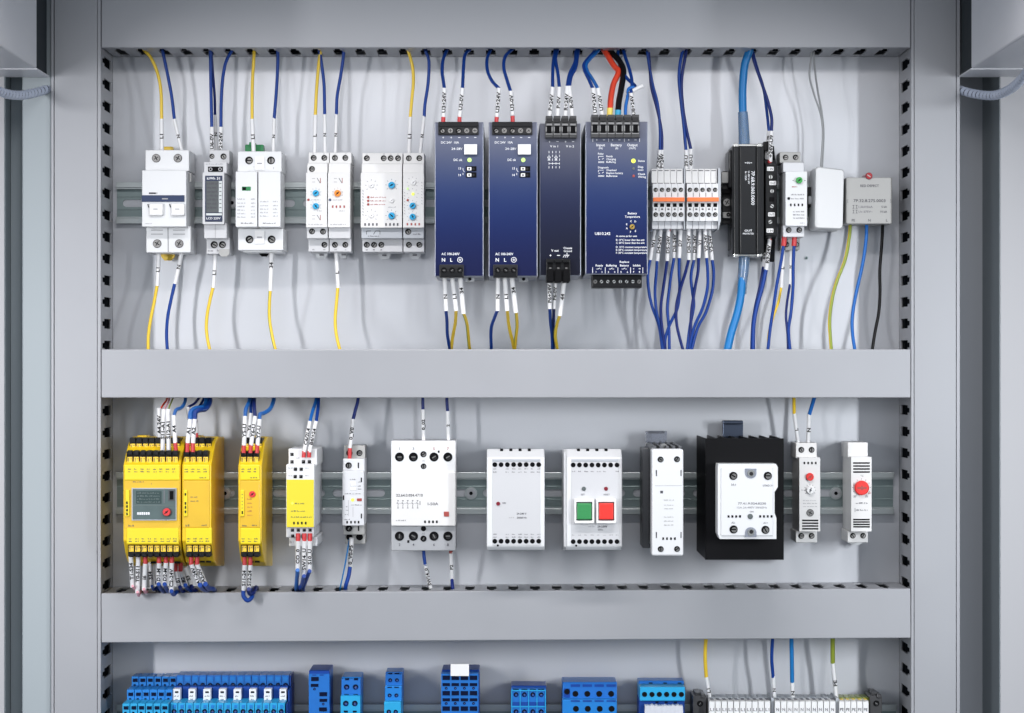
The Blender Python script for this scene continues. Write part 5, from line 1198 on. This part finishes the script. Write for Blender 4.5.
# breaker
T('yellow wire into the left pole of the blue-striped breaker from above', 'wyellow', [(140.5, 44), (145, 51), (151, 58), (157.5, 73), (161, 92), (161.6, 120)], [(161.6, 119), (161.9, 154)], 'L1')
T('blue wire into the right pole of the blue-striped breaker from above', 'wblue', [(161, 44), (163, 53), (167.5, 74), (171.6, 96), (174.4, 119.5)], [(174.3, 119), (182.6, 154)], 'N', sr=1.8)
# meter
T('front blue wire into the left red tip on top of the energy meter', 'wblue', [(210.4, 44), (210.6, 60), (211, 92), (211.8, 128)], [(211.8, 127), (212.1, 156)], 'U6-0V', fer=[(212.1, 155), (212.3, 162)], tpos=.5)
T('rear blue wire crossing behind the front one on top of the energy meter', 'wnavy', [(211, 44), (212.6, 70), (214.6, 96), (215, 116)], [(215, 115), (216.6, 154)], 'N', dv=.024, r=1.3)
T('blue wire curving into the right red tip on top of the energy meter', 'wblue', [(238, 44), (232.5, 50), (226, 62), (222.6, 80), (221.2, 104), (221, 128)], [(221, 127), (220.5, 156)], 'F2+24V', fer=[(220.5, 155), (220.3, 162)])
# arrester
T('yellow wire into the left side of the two-cartridge arrester', 'wyellow', [(254.6, 44), (254, 56), (252.4, 84), (252.1, 120)], [(252.1, 119), (253.8, 155)], 'L1', dv=.034)
T('blue wire into the right side of the two-cartridge arrester', 'wblue', [(277.6, 44), (277.8, 62), (276.6, 88), (274.2, 119)], [(274.2, 118), (273.2, 155)], 'N', sr=1.7)
# timers
T('yellow wire into the relay with two stacked blue dials', 'wyellow', [(322, 44), (319, 62), (316.6, 90), (315.3, 116)], [(315.3, 115), (314.6, 156)], 'L')
T('blue wire into the relay with two stacked blue dials', 'wblue', [(318, 44), (321, 60), (324, 84), (324.7, 115)], [(324.7, 114), (325, 156)], 'N', sr=1.7)
T('blue wire into the relay with the orange dial', 'wblue', [(343.4, 44), (343.4, 56), (340.6, 76), (337.2, 96), (336.4, 115)], [(336.4, 114), (335.2, 156)], 'N', sr=1.7)
# monitor
T('yellow wire into the slim relay next to the navy units', 'wyellow', [(405.6, 44), (408.5, 52), (412.4, 66), (413.4, 82), (411.6, 102), (410.2, 118)], [(410.2, 117), (409, 156)], 'L1')
T('blue wire into the slim relay next to the navy units', 'wblue', [(424, 44), (426, 52), (429, 62), (428, 84), (425, 104), (424.2, 117)], [(424.2, 116), (420, 156)], 'N', sr=1.7)
# supplies
for o, nm in ((0, 'first'), (53.8, 'second')):
    if o == 0:
        P1 = [(450, 44), (446.6, 51), (443, 60), (442.2, 72), (443.2, 80), (444.4, 89)]; S1 = [(444.4, 88), (443.4, 117)]; F1 = [(443.4, 116), (443.1, 125)]
        P2 = [(476, 44), (470, 49.5), (465, 55), (463.6, 66), (463, 78), (462.5, 89)]; S2 = [(462.5, 88), (459.6, 117)]; F2 = [(459.6, 116), (459.3, 125)]
    else:
        P1 = [(494, 44), (489.5, 52), (487, 60), (487.6, 71), (492, 81), (499, 88.5)]; S1 = [(499, 88), (496.8, 117)]; F1 = [(496.8, 116), (496.3, 125)]
        P2 = [(520, 44), (512, 49.5), (505, 57), (503.8, 68), (507, 80), (510.8, 92)]; S2 = [(510.8, 91), (512.6, 115)]; F2 = [(512.6, 116), (512.8, 125)]
    T('left blue wire with a red tip on top of the %s navy power supply' % nm, 'wblue', P1, S1, 'U3+24V', dv=.100, fer=F1, sr=2.1)
    T('right blue wire with a red tip on top of the %s navy power supply' % nm, 'wblue', P2, S2, 'U3-0V', dv=.100, fer=F2, sr=2.1)
    B('blue wire tagged N under the %s navy power supply' % nm, 'wblue', [(446, 310), (447, 322), (447.6, 336), (451, 354)] if o == 0 else [(497.6, 310), (494.4, 318), (491, 330), (491.6, 354)],
      [(444.4 + o, 275), (446.2, 311)] if o == 0 else [(498, 275), (497.6, 311)], 'N', dv=.096, sr=2.1, tpos=.6)
    B('yellow wire tagged L1 under the %s navy power supply' % nm, 'wyellow', [(456, 310), (455.4, 322), (452.6, 338), (450.8, 354)] if o == 0 else [(507.2, 310), (509, 326), (512.6, 342), (515, 354)],
      [(453 + o - 1, 275), (456.2, 311)] if o == 0 else [(504.6, 275), (507.2, 311)], 'L1', dv=.096, sr=2.2, tpos=.6)
    B('green and yellow wire under the %s navy power supply' % nm, 'wyellow', [(463.6, 313), (467, 324), (468.4, 338), (470, 354)] if o == 0 else [(516.2, 312), (517, 326), (515.6, 340), (514.4, 354)],
      [(460 + o, 275), (463.6, 314)] if o == 0 else [(511.6, 275), (516, 313)], '34', dv=.096, alt='wgreen', sr=2.4, tpos=.4)
# redundancy module
for l, P, S, s in (('first', [(558, 44), (555, 52), (553, 66), (552.6, 88)], [(552.6, 87), (549.2, 118)], 'P+24V'), ('second', [(560, 44), (557, 52), (555.6, 60), (558, 74), (559.4, 88)], [(559.4, 87), (557.4, 118)], 'P-0V'),
                   ('third', [(578, 44), (576, 52), (575, 62), (569.6, 74), (567, 87)], [(567, 86), (565.2, 118)], 'R+24V'), ('fourth', [(579, 44), (577.6, 56), (575.6, 68), (571.4, 76), (569.4, 87)], [(569.4, 86), (572.4, 118)], 'R-0V')):
    T('%s blue wire from the left into the near-black unit' % l, 'wblue', P, S, s, dv=.096, sr=2.1)
B('blue wire at the left under the near-black unit', 'wblue', [(549.8, 308), (550.4, 320), (552, 336), (552.6, 354)], [(549.2, 278), (549.8, 309)], 'P6+24V', dv=.092, sr=2.0)
B('dark blue wire in the middle under the near-black unit', 'wnavy', [(553.8, 308), (553.6, 320), (553, 336), (553.8, 354)], [(555.6, 278), (553.9, 309)], 'P6-0V', dv=.088, sr=1.9)
B('green and yellow wire under the near-black unit', 'wyellow', [(559.8, 315), (557, 324), (555.4, 336), (558.4, 354)], [(564.6, 278), (560, 316)], '44', dv=.092, alt='wgreen', sr=2.2)
# backup unit
T('outer blue wire into the backup unit input, bowed to the left', 'wblue', [(600, 44), (594, 52), (584.6, 63), (584.4, 70), (588.6, 79), (593, 89)], [(593, 88), (595.4, 118)], 'U7+24V', dv=.100, sr=2.1)
T('inner blue wire into the backup unit input, bowed to the left', 'wblue2', [(603, 44), (597, 52), (587, 63), (587.4, 71), (593, 80), (598, 89)], [(598, 88), (602.6, 118)], 'U7-0V', dv=.100, sr=2.1)
T('thick red wire with a yellow tip into the backup unit', 'wred', [(600, 44), (606, 53), (614, 66), (618.4, 72), (613.6, 84), (611, 97), (610, 112)], None, dv=.100, fer=[(610, 108), (609.6, 118)], fc='feryellow', r=2.7, sr=3.0)
T('thick black wire with a blue tip into the backup unit', 'wblack', [(604, 44), (612, 53), (620, 62), (623.4, 72), (621.4, 88), (619, 101), (618, 113)], None, dv=.100, fer=[(618, 110), (617.8, 118)], fc='ferblue', r=2.8, sr=3.1)
T('blue wire kinked behind the white sleeve over the backup unit output', 'wblue', [(618, 44), (618, 58), (621.6, 70), (627.6, 79), (635, 86), (630.4, 89), (628.2, 92)], [(626.6, 95), (633.4, 90.5), (643, 85.6)], 'U8-0V', dv=.092, sr=1.9)
T('blue wire bending into the fifth clamp of the backup unit', 'wblue2', [(634, 87), (628.6, 89), (627.6, 97), (625.8, 106), (625.4, 118)], None, d0=.090, dv=.098, r=1.5)
T('blue wire running straight down to the last clamp of the backup unit', 'wblue', [(622, 44), (625, 56), (629.6, 70), (632, 82), (631, 94)], [(631, 93), (634, 118)], 'U8+24V', dv=.096, sr=2.0)
# fuse terminals, top
for l, P, S, s in (('left', [(646.6, 44), (648.6, 62), (652.6, 84), (657.6, 104), (660, 128), (660, 151)], [(659.6, 150), (657.4, 172)], 'P-24V'), ('right', [(648, 44), (650, 70), (651.6, 88), (657.4, 110), (661.6, 132), (662, 151)], [(662, 150), (661.6, 172)], 'P+24V')):
    T('%s one of two navy wires into the left fuse terminal group from above' % l, 'wnavy' if l == 'right' else 'wblue', P, S, s, dv=.040, r=1.4, sr=1.9)
for l, P, S, s in (('left', [(684.6, 44), (681, 58), (679, 76), (680.6, 98), (683.6, 124), (686, 151)], [(686, 150), (686.2, 172)], '39-U'), ('right', [(687.6, 44), (685, 58), (681.8, 78), (682, 98), (685.4, 124), (691, 150)], [(690.8, 149), (690.8, 172)], '40-U')):
    T('%s one of two navy wires into the right fuse terminal group from above' % l, 'wnavy' if l == 'right' else 'wblue', P, S, s, dv=.040, r=1.5, sr=2.0)
# fuse terminals, bottom
FB = [((655.6, 228), (650.4, 260), [(648, 272), (648.4, 288), (652, 306), (659, 326), (663, 354)], 'W1'), ((661, 228), (657, 261), [(656.4, 272), (655, 292), (656.6, 312), (661, 330), (664.6, 354)], 'D4-24V'),
      ((668.4, 228), (667.2, 261), [(665.6, 272), (663, 290), (660.8, 308), (662, 328), (666, 354)], 'D5-24V'), ((674.4, 228), (674.2, 258), [(671.6, 272), (669.4, 288), (667.4, 308), (669, 330), (669.4, 354)], 'D6-24V'),
      ((680.6, 228), (679.2, 258), [(679, 272), (679.6, 288), (677.4, 308), (670, 324), (665.4, 338), (665, 354)], 'D7'), ((688.4, 228), (688.8, 260), [(685, 274), (680, 290), (676.4, 306), (677, 326), (684, 354)], 'D8-24V'),
      ((694.6, 228), (694.2, 260), [(691, 276), (692.4, 292), (693.8, 306), (690, 326), (686.6, 354)], 'D9-24V'), ((700.6, 228), (698.6, 258), [(698, 272), (694.6, 290), (691.4, 312), (690.6, 330), (688.6, 354)], 'V1'),
      ((704.8, 228), (706.4, 258), [(707.6, 270), (707.4, 288), (702.6, 308), (694, 328), (688.4, 354)], 'V2-24V'), ((708.8, 228), (712, 260), [(713.6, 272), (712.4, 290), (706, 312), (697.6, 328), (690.6, 354)], 'V3-24V')]
for i, (a, b, P, s) in enumerate(FB):
    B('%s blue wire from the left hanging under the white fuse terminals' % NUM[i], ('wblue', 'wblue', 'wnavy', 'wblue', 'wblue', 'wnavy', 'wblue', 'wnavy', 'wblue', 'wblue')[i], [(b[0], b[1]-1)] + P, [a, b], s, dv=.040 + .004*(i % 3), sr=2.1, r=1.45, th=3.2,
      fer=[(a[0], 226), (a[0], 231)] if i in (2, 5) else None)
# adapter cable
def cable(label, P, boot, d0, d1):
    r = thing('network_cable', label, 'network cable', 'light blue network cable at the black adapter', at=P[0], d=d0)
    px = (DB-.04)/F
    p = Part('jacket', r); p.tube(lin(P, d0, d1), 4.0*px, 'wcyan', n=16); p.build()
    p = Part('clear_boot', r); p.tube(lin(boot, .034, .034), 5.0*px, 'clearboot', n=16, r1=5.8*px); p.build()
cable('thick light blue network cable rising from the black adapter to the top duct', [(752, 42), (749, 52), (745, 64), (743, 82), (742.6, 104), (744, 146)], [(742.8, 112), (743.6, 125), (744.4, 145)], .036, .032)
cable('thick light blue network cable hanging below the black adapter', [(745, 252), (742.6, 276), (740.8, 296), (737, 314), (731, 334), (726, 356)], [(741.6, 294), (743.6, 268), (744.6, 254)], .032, .044)
T('front dark blue wire arching into the top of the black terminal strip', 'wnavy', [(750, 46), (755, 64), (762, 84), (768, 102), (771.6, 118), (771.4, 132)], [(771.4, 131), (770, 162)], '+24V-U9', dv=.036, fer=[(770, 160), (769, 168)], sr=2.3, r=1.5)
T('rear dark blue wire arching into the top of the black terminal strip', 'wblue', [(751, 46), (757, 68), (763.4, 88), (766.6, 110), (769, 132)], [(769, 131), (766.4, 160)], '-24V-U9', dv=.028, sr=2.0, r=1.4)
B('blue wire with a red tip below the black terminal strip', 'wblue', [(766.4, 268), (762, 288), (757, 306), (753.6, 326), (753, 354)], [(769.6, 238), (766.2, 270)], 'R9-24V', dv=.032, fer=[(770.2, 232), (769.6, 240)], sr=2.3, r=1.9)
B('second blue sleeve wire tucked behind, below the black terminal strip', 'wnavy', [(763.6, 266), (760.6, 284), (756, 304), (752.6, 326), (751.6, 354)], [(766.4, 238), (763.4, 268)], 'R9-0V', dv=.024, sr=1.8, r=1.5)
B('left blue wire with a red tip below the green-dial relay', 'wblue', [(783.4, 246), (781, 262), (776.6, 286), (773.4, 308), (770, 330), (767.6, 354)], None, dv=.044, r=1.5, fer=[(784.6, 236), (783.6, 246)], sr=2.6)
B('right blue wire with a red tip below the green-dial relay', 'wblue', [(794, 246), (793.2, 266), (793, 288), (791, 312), (788.6, 330), (790.4, 354)], None, dv=.044, r=1.5, fer=[(794.6, 236), (794, 246)], sr=2.6)
B('yellow wire in a white sleeve behind the left blue wire under the green-dial relay', 'wyellow', [(781.4, 286), (778.4, 302), (773, 318), (768.4, 336), (769, 354)], [(783.4, 248), (781.4, 288)], 'L', dv=.022, sr=1.9, r=1.2)
B('navy wire in a white sleeve behind the right blue wire under the green-dial relay', 'wnavy', [(790, 284), (787.4, 300), (786, 316), (787.6, 334), (788, 354)], [(790.6, 248), (790, 286)], 'N', dv=.022, sr=1.4, r=1.2)
def bare(label, col, P, d0, d1, r=.9, group=GT, **k): return wire(label, col, P, d0, d1, r=r, group=group, **k)
bare('left one of the two thin grey leads to the blank white box', 'wgrey', [(812.4, 44), (811, 60), (809.6, 76), (814, 94), (820.6, 114), (822.8, 134), (820.6, 170)], .036, .030)
bare('right one of the two thin grey leads to the blank white box', 'wgrey', [(813.4, 44), (814.6, 66), (817.6, 90), (821.6, 112), (823.6, 134), (822, 170)], .030, .026)
bare('green and yellow wire out of the square grey box', 'wgreen', [(850.4, 221), (849.2, 238), (845, 260), (836.6, 282), (832, 300), (829.6, 322), (831.6, 354)], .026, .040, r=1.6, alt='wyellow', group=GB)
bare('bright blue wire out of the square grey box', 'wblue2', [(866.6, 221), (866, 240), (862.6, 264), (856.4, 292), (852.6, 314), (852.4, 332), (855.4, 354)], .026, .040, r=1.6, group=GB)
bare('black wire out of the square grey box', 'wblack', [(882.8, 221), (881.8, 244), (879.8, 270), (880, 292), (878.8, 312), (875, 332), (871.6, 354)], .026, .040, r=1.5, group=GB)
# under the left part of row one
B('yellow wire under the left pole of the blue-striped breaker', 'wyellow', [(157.4, 284), (154.6, 300), (150.6, 320), (148.4, 336), (148.2, 354)], [(159, 250), (157.4, 286)], 'L1', tpos=.55)
B('blue wire under the right pole of the blue-striped breaker', 'wblue', [(175.2, 282), (171, 300), (167.6, 318), (166.6, 336), (167.6, 354)], [(182.4, 250), (175, 284)], 'N', tpos=.5)
B('yellow wire under the energy meter', 'wyellow', [(213.4, 286), (209.6, 302), (206.8, 318), (206.8, 334), (210.6, 354)], [(215.8, 250), (213.4, 288)], 'L1', tpos=.6)
B('green and yellow wire under the two-cartridge arrester', 'wyellow', [(270.4, 288), (269.4, 304), (269.6, 320), (272.6, 338), (276.6, 354)], [(271.8, 248), (270.4, 291)], '34', alt='wgreen', sr=2.3, tpos=.4)
B('yellow wire under the relay with the orange dial', 'wyellow', [(338, 286), (336.6, 302), (335.2, 320), (336.6, 336), (341, 354)], [(336, 249), (338.2, 288)], 'L', sr=2.1, tpos=.6)

# ---- middle row, tops
def M(label, col, path, sl, s='', dv=.06, fer=None, d0=.036, **k): return wire(label, col, path, d0, dv, sl=sl, s=s, fer=fer, group=GM, **k)
M('thin dark red core into the leftmost white sleeve above the display module', 'wred', [(168, 394), (166.6, 400), (163, 405), (159.4, 411)], [(159, 408), (159.6, 441)], 'A4 24V', dv=.074, r=.9, sr=2.1)
M('thin pink core into the second white sleeve above the display module', 'wpink', [(170, 394), (168.6, 401), (166, 406), (163.6, 411)], [(163.6, 409), (162.6, 452)], 'S11-A1', dv=.088, r=.9, sr=2.3)
M('thin green core into the third white sleeve above the display module', 'wgreen', [(174, 396), (171.4, 402), (169.6, 406), (168.4, 411)], [(168.2, 409), (168.8, 451)], 'S12-A1', dv=.088, r=.7, sr=2.3)
M('blue wire hooking into the sleeve with a red tip above the display module', 'wblue2', [(185.4, 394), (185.2, 401), (181.6, 407.6), (176, 410), (173.8, 417)], [(173.6, 415), (175.2, 443)], 'A4', dv=.100, fer=[(175.2, 442), (176, 451.6)], sr=2.1, r=1.6)
M('thick blue wire looping left into the four-terminal yellow module', 'wblue2', [(205.4, 394), (206.4, 401), (203, 407), (195, 408.6), (190.6, 413), (190.2, 422)], [(190, 419), (187.6, 443)], 'A1', dv=.104, fer=[(187.6, 442), (187.2, 452)], r=2.2, sr=2.2)
M('second thick blue wire looping left into the four-terminal yellow module', 'wblue', [(209, 394), (210, 402), (205.6, 409), (198.4, 410.4), (194.8, 414), (194.8, 422)], [(194.8, 419), (193, 443)], 'A2', dv=.104, fer=[(193, 442), (192.8, 452)], r=2.2, sr=2.2)
M('white sleeve wire standing behind the looping blue wires on the yellow module', 'wnavy', [(202, 394), (195, 403), (189, 406.6), (188, 409)], [(187.6, 407), (190.6, 432)], 'S', dv=.066, r=1.2, sr=1.7)
M('thin sleeve wire with a red tip at the rear of the four-terminal yellow module', 'wnavy', [(206, 394), (201, 404), (196.6, 411), (196, 420)], [(196, 418), (196.4, 433)], '', dv=.060, fer=[(196.4, 432), (196.8, 440)], r=1.2, sr=1.9)
M('left blue wire into the narrow yellow module', 'wblue2', [(250.4, 394), (249, 402), (246, 409), (245, 418)], [(245, 416), (244, 445.4)], 'Y5-U', dv=.104, fer=[(244, 444.6), (243.6, 453)], sr=2.2, r=1.8)
M('second blue wire into the narrow yellow module, its sleeve standing behind', 'wblue', [(252, 394), (251.4, 402), (250.8, 408), (251, 415)], [(251, 413), (247.6, 443)], 'Y6', dv=.070, sr=1.9, r=1.4)
M('navy wire running straight down into the narrow yellow module', 'wnavy', [(254.6, 394), (254.2, 402), (254.4, 409), (255.4, 418)], [(255.2, 416), (251, 445.4)], 'Y6-U', dv=.104, fer=[(250.8, 444.6), (250.4, 453)], sr=2.1, r=1.7)
M('blue wire looping in from the right to the narrow yellow module', 'wblue2', [(274, 394), (273.4, 401), (270, 409), (264, 413), (260, 414.4), (259.4, 421)], [(259.6, 419), (257.6, 445.4)], 'Y7-U', dv=.104, fer=[(257.4, 444.6), (257, 453)], sr=2.1, r=1.9)
M('left blue wire into the white relay with the yellow front', 'wblue2', [(317, 394), (315.6, 402), (312.4, 412), (310, 422)], [(310, 421), (304, 452)], 'C6/2L4', dv=.082, fer=[(303.9, 451), (303.7, 457.5)], sr=2.0)
M('right blue wire into the white relay with the yellow front', 'wblue', [(318.6, 394), (318.6, 402), (317.6, 412), (316.2, 422)], [(316.2, 421), (309.4, 452)], 'B4/+24', dv=.082, fer=[(309.3, 451), (309.0, 457.5)], sr=2.0)
M('navy wire into the slim grey relay from above', 'wnavy', [(358.6, 394), (357.6, 402), (355.2, 411), (353, 420)], [(353.2, 419), (349.8, 448)], '0_V0', dv=.040, fer=[(349.9, 448), (349.6, 458.6)], sr=2.1, r=1.6)
M('navy wire into the left of the wide contactor from above', 'wnavy', [(422.8, 394), (422.8, 402), (423, 410)], [(423, 409.4), (423.6, 440)], '0_02', dv=.036, fer=[(423.6, 438.6), (423.6, 444)], sr=1.9)
M('navy wire into the right of the wide contactor from above', 'wnavy', [(446.8, 394), (447, 402), (447.6, 412)], [(447.6, 411), (448.5, 440)], '2', dv=.036, fer=[(448.5, 438.6), (448.5, 444)], sr=1.8)
M('yellow wire into the thermostat with the small red dial', 'wyellow', [(794, 394), (794, 402), (794.2, 414)], [(794.2, 413), (798.6, 446)], 'L', dv=.030, sr=1.9, r=1.6)
M('blue wire into the thermostat with the small red dial', 'wblue2', [(815.4, 394), (813, 402), (809.2, 415)], [(809.2, 414), (808, 446)], 'N', dv=.030, sr=2.1, r=1.8)

# ---- middle row, bottoms
def L(label, col, path, sl, s='', dv=.084, fer=None, d1=.050, **k): return wire(label, col, path, dv, d1, sl=sl, s=s, sd=(dv, dv-.008), fer=fer, group=GL, **k)
S14 = [(130.6, 132.6, 554, 587, 0, 'wpink', 'T1-S34', .092), (138.4, 137.4, 554, 593, 0, 'wpink', 'T0-S11', .092), (145.4, 144, 563, 590, 1, 'wpink', 'I6', .092), (149.2, 151.8, 562, 587, 0, 'wblue', 'S34', .080), (154.4, 156.4, 561, 583, 0, 'wblue', '', .070),
       (159, 158.6, 562.4, 585, 1, 'wblue', 'D1-M', .092), (166, 164.6, 562, 585, 1, 'wblue', 'D2-M', .092), (171.8, 171.4, 562, 592, 1, 'wblue', 'C2-24V', .092), (175.4, 180, 570.6, 588, 2, 'wnavy', 'B1', .078), (180.6, 185.4, 570.6, 586, 2, 'wblue', 'B2', .078), (184.8, 191.4, 567, 587, 0, 'wnavy', 'S3', .072)]
END = [(139, 594), (140.6, 597), (147, 595), (156, 588), (158.8, 590), (163, 593), (168, 593), (177, 594), (184, 594), (192, 591), (196, 590.4)]
for i, ((xa, xb, ya, yb, f, c, s, dv), e) in enumerate(zip(S14, END)):
    fer = [(xa, 554.6), (xa, ya + .8)] if f == 1 else [(xa, 562.6), (xa, ya + .8)] if f == 2 else None
    L('%s sleeved wire from the left hanging under the display module' % NUM[i], c, [(xb, yb - 1), ((xb*1.2 + e[0]*.8)/2, yb + 2.6), (e[0], min(e[1], 591.4)), (e[0] + (2 if i > 3 else .6), 592.6, .040), (e[0] + (6 if i > 3 else 1), 597, .028)], [(xa, ya), (xb, yb)], s, dv=dv, fer=fer, r=1.9 if i > 4 else 1.2, sr=2.3 if i != 4 else 1.9)
for i, (xa, xb, yb, s, e) in enumerate(((191.2, 200, 586, 'A1-24V', (207, 590)), (197.2, 205.4, 585, 'A2-0V', (213, 589)))):
    L('%s blue wire with a red tip under the four-terminal yellow module' % ('left', 'right')[i], 'wblue', [(xb, yb-1), (xb+3, yb+3), (e[0], e[1]), (e[0]+2, 592, .04), (e[0]+1, 597, .028)], [(xa, 564), (xb, yb)], s, dv=.094, fer=[(xa, 555.6), (xa, 564.4)], r=2.2, sr=2.3)
L('left blue wire looping down in front of the duct under the narrow yellow module', 'wblue', [(243.6, 589, .084), (243.6, 596, .084), (247.6, 600.4, .084), (252, 597, .080), (252.6, 590.5, .066), (253.6, 589, .045), (254, 594, .032)], [(244.6, 564.4), (243.6, 590)], 'S11-24', dv=.092, fer=[(244.6, 555), (244.6, 565)], r=2.0, sr=2.2)
L('right blue wire looping sideways under the narrow yellow module', 'wnavy', [(248.8, 589), (249.6, 593.6, .082), (253.6, 592.4, .078), (255.6, 588, .066), (256.6, 588, .045), (256.8, 594, .032)], [(250.4, 564.4), (248.8, 590)], 'S12-24', dv=.090, fer=[(250.4, 555), (250.4, 565)], r=2.0, sr=2.2)
for i, (xa, xb, yb, s, e) in enumerate(((298, 297.6, 571, 'CO_0', 296.4), (304.4, 304, 577, 'SW14_U', 300.2), (310, 309.6, 572, 'S10_U', 303))):
    L('%s blue wire with a red tip under the white relay with the yellow front' % ('left', 'middle', 'right')[i], ('wblue2', 'wblue', 'wblue')[i], [(xb, yb-1), ((xb+e)/2, yb+7), (e, 587.6), (e+.4, 591, .040), (e+.4, 597, .028)], [(xa, 540), (xb, yb)], s, dv=.092, fer=[(xa, 533.4), (xa, 541)], r=1.9, sr=2.3)
L('thick navy wire in a white sleeve below the slim grey relay', 'wblue', [(350, 567), (348.6, 576), (346, 585), (345.4, 591, .04), (345.4, 597, .028)], [(351.6, 538), (349.8, 570)], '0_V0-P5', dv=.044, r=1.9, sr=2.2)
L('thin teal lead beside the sleeve below the slim grey relay', 'wcyan', [(349.4, 539), (346.6, 556), (343.6, 572), (340.6, 586), (340, 591, .04), (340, 597, .028)], None, dv=.040, r=.7)
L('blue wire with its sleeve low down under the wide contactor', 'wblue', [(423.6, 548), (424, 556), (425.4, 565.6)], [(425, 564), (430.6, 588)], 'SW14_0', dv=.038, d1=.038, r=1.6, sr=2.0)
L('purple-navy wire with a sleeve and red tip under the right of the contactor', 'wnavy', [(452, 580), (452.4, 586), (453, 591, .04), (453, 597, .028)], [(451, 552), (452, 581)], 'P2', dv=.038, fer=[(450.8, 548), (450.9, 553.4)], fc='redink', r=1.7, sr=1.9)
# ---- numbered strip
def R_(label, col, path, sl, s, **k): return wire(label, col, path, .036, .030, sl=sl, s=s, group=GR, **k)
R_('yellow wire to the L1 terminals at the bottom right', 'wyellow', [(706.6, 634), (705.4, 646), (705.2, 660), (706.4, 678)], [(706.4, 677), (710.6, 704)], 'L1', r=1.8, sr=2.1)
R_('dark blue wire to the first N terminals at the bottom right', 'wblue', [(773, 634), (772.2, 646), (771.8, 660), (773.2, 678)], [(773.2, 676), (774.8, 704)], 'N', r=1.6, sr=1.8)
R_('light blue wire to the N terminals at the bottom right', 'wcyan', [(791.4, 634), (791.6, 650), (792.2, 683)], [(792.2, 682), (793, 704)], 'N', r=2.0, sr=2.2)
R_('green wire to the PE terminals at the bottom right', 'wgreen', [(832.8, 634), (832.6, 648), (832.8, 663)], [(832.8, 662), (837, 704)], 'PE', r=2.1, sr=2.2)
# ------------------------------------------------------------------ camera, light
cam = bpy.data.cameras.new('camera'); co = bpy.data.objects.new('camera', cam); COL.objects.link(co)
co.location = (0, -DB, Z0); co.rotation_euler = (math.radians(90), 0, 0)
cam.sensor_width = 36; cam.lens = 36 * F / 1024; cam.clip_end = 100; cam.clip_start = .05
cam.shift_x = (512 - CX) / 1024; cam.shift_y = (CY - 356.5) / 1024
SC.camera = co
def area(name, loc, target, w, h, power, col=(1, 1, 1), spread=None):
    l = bpy.data.lights.new(name, 'AREA'); l.shape = 'RECTANGLE'; l.size = w; l.size_y = h; l.energy = power; l.color = col
    if spread: l.spread = math.radians(spread)
    o = bpy.data.objects.new(name, l); COL.objects.link(o); o.location = loc
    dv = Vector(target) - Vector(loc); o.rotation_euler = dv.to_track_quat('-Z', 'Y').to_euler(); return o
area('work_light', (-.92, -1.30, 1.47), (-.32, 0, 1.23), .05, .40, 1.7, (.98, .98, 1), 64)
area('work_light', (.92, -1.30, 1.47), (.32, 0, 1.23), .05, .40, 1.7, (.94, .97, 1), 64)
area('cabinet_light', (0, -.42, 1.712), (0, -.02, 1.24), .66, .03, .84, (1, .97, .965), 96)
area('glow_fill', (0, -3.0, 1.99), (0, 0, 1.50), 1.5, .46, 1.1, (1, .95, .94))  # unseen fill behind the camera, added for a soft glow on the top row
w = bpy.data.worlds.new('World'); SC.world = w; w.use_nodes = True; nt = w.node_tree; bg = nt.nodes['Background']
def N(t, **k):
    n = nt.nodes.new(t)
    for a, b in k.items(): setattr(n, a, b)
    return n
def math_(op, a, b=None):
    n = N('ShaderNodeMath', operation=op)
    for i, v in enumerate((a, b)):
        if v is None: continue
        if isinstance(v, (int, float)): n.inputs[i].default_value = v
        else: nt.links.new(v, n.inputs[i])
    return n.outputs[0]
tc = N('ShaderNodeTexCoord'); sep = N('ShaderNodeSeparateXYZ'); nt.links.new(tc.outputs['Generated'], sep.inputs[0])
X, Y, Z = sep.outputs
# soft room light: pale ceiling and side walls, dim middle of the room opposite the cabinet
def ramp(v, a, b, lo, hi):
    m = N('ShaderNodeMapRange', interpolation_type='SMOOTHSTEP')
    for k, x in zip(('From Min', 'From Max', 'To Min', 'To Max'), (a, b, lo, hi)): m.inputs[k].default_value = x
    nt.links.new(v, m.inputs['Value']); return m.outputs[0]
r2 = math_('SQRT', math_('ADD', math_('POWER', X, 2.0), math_('POWER', Z, 2.0)))
wide = ramp(r2, .25, .8, 1.45, .80)                       # brighter away from the axis
fx = math_('POWER', math_('DIVIDE', math_('ADD', X, .012), .100), 2.0); fz = math_('POWER', math_('DIVIDE', math_('ADD', Z, .110), .105), 2.0)
blob = ramp(math_('SQRT', math_('ADD', fx, fz)), .75, 1.2, .06, 1.2)
front = math_('LESS_THAN', Y, 0.0)
fac = math_('MAXIMUM', math_('MULTIPLY', wide, blob), math_('SUBTRACT', 1.0, front))
floor = ramp(Z, -.6, .3, .6, 1.0)
mulc = N('ShaderNodeVectorMath', operation='SCALE'); mulc.inputs[0].default_value = (.82, .90, 1.0)
up = ramp(Z, -.03, .02, 1.0, 1.25)
nt.links.new(math_('MULTIPLY', math_('MULTIPLY', fac, floor), up), mulc.inputs['Scale'])
nt.links.new(mulc.outputs[0], bg.inputs['Color']); bg.inputs['Strength'].default_value = .32
SC.render.engine = 'CYCLES'
SC.view_settings.view_transform = 'Standard'; SC.view_settings.look = 'None'; SC.view_settings.exposure = 0; SC.view_settings.gamma = 1
SC.render.resolution_x = 1024; SC.render.resolution_y = 713
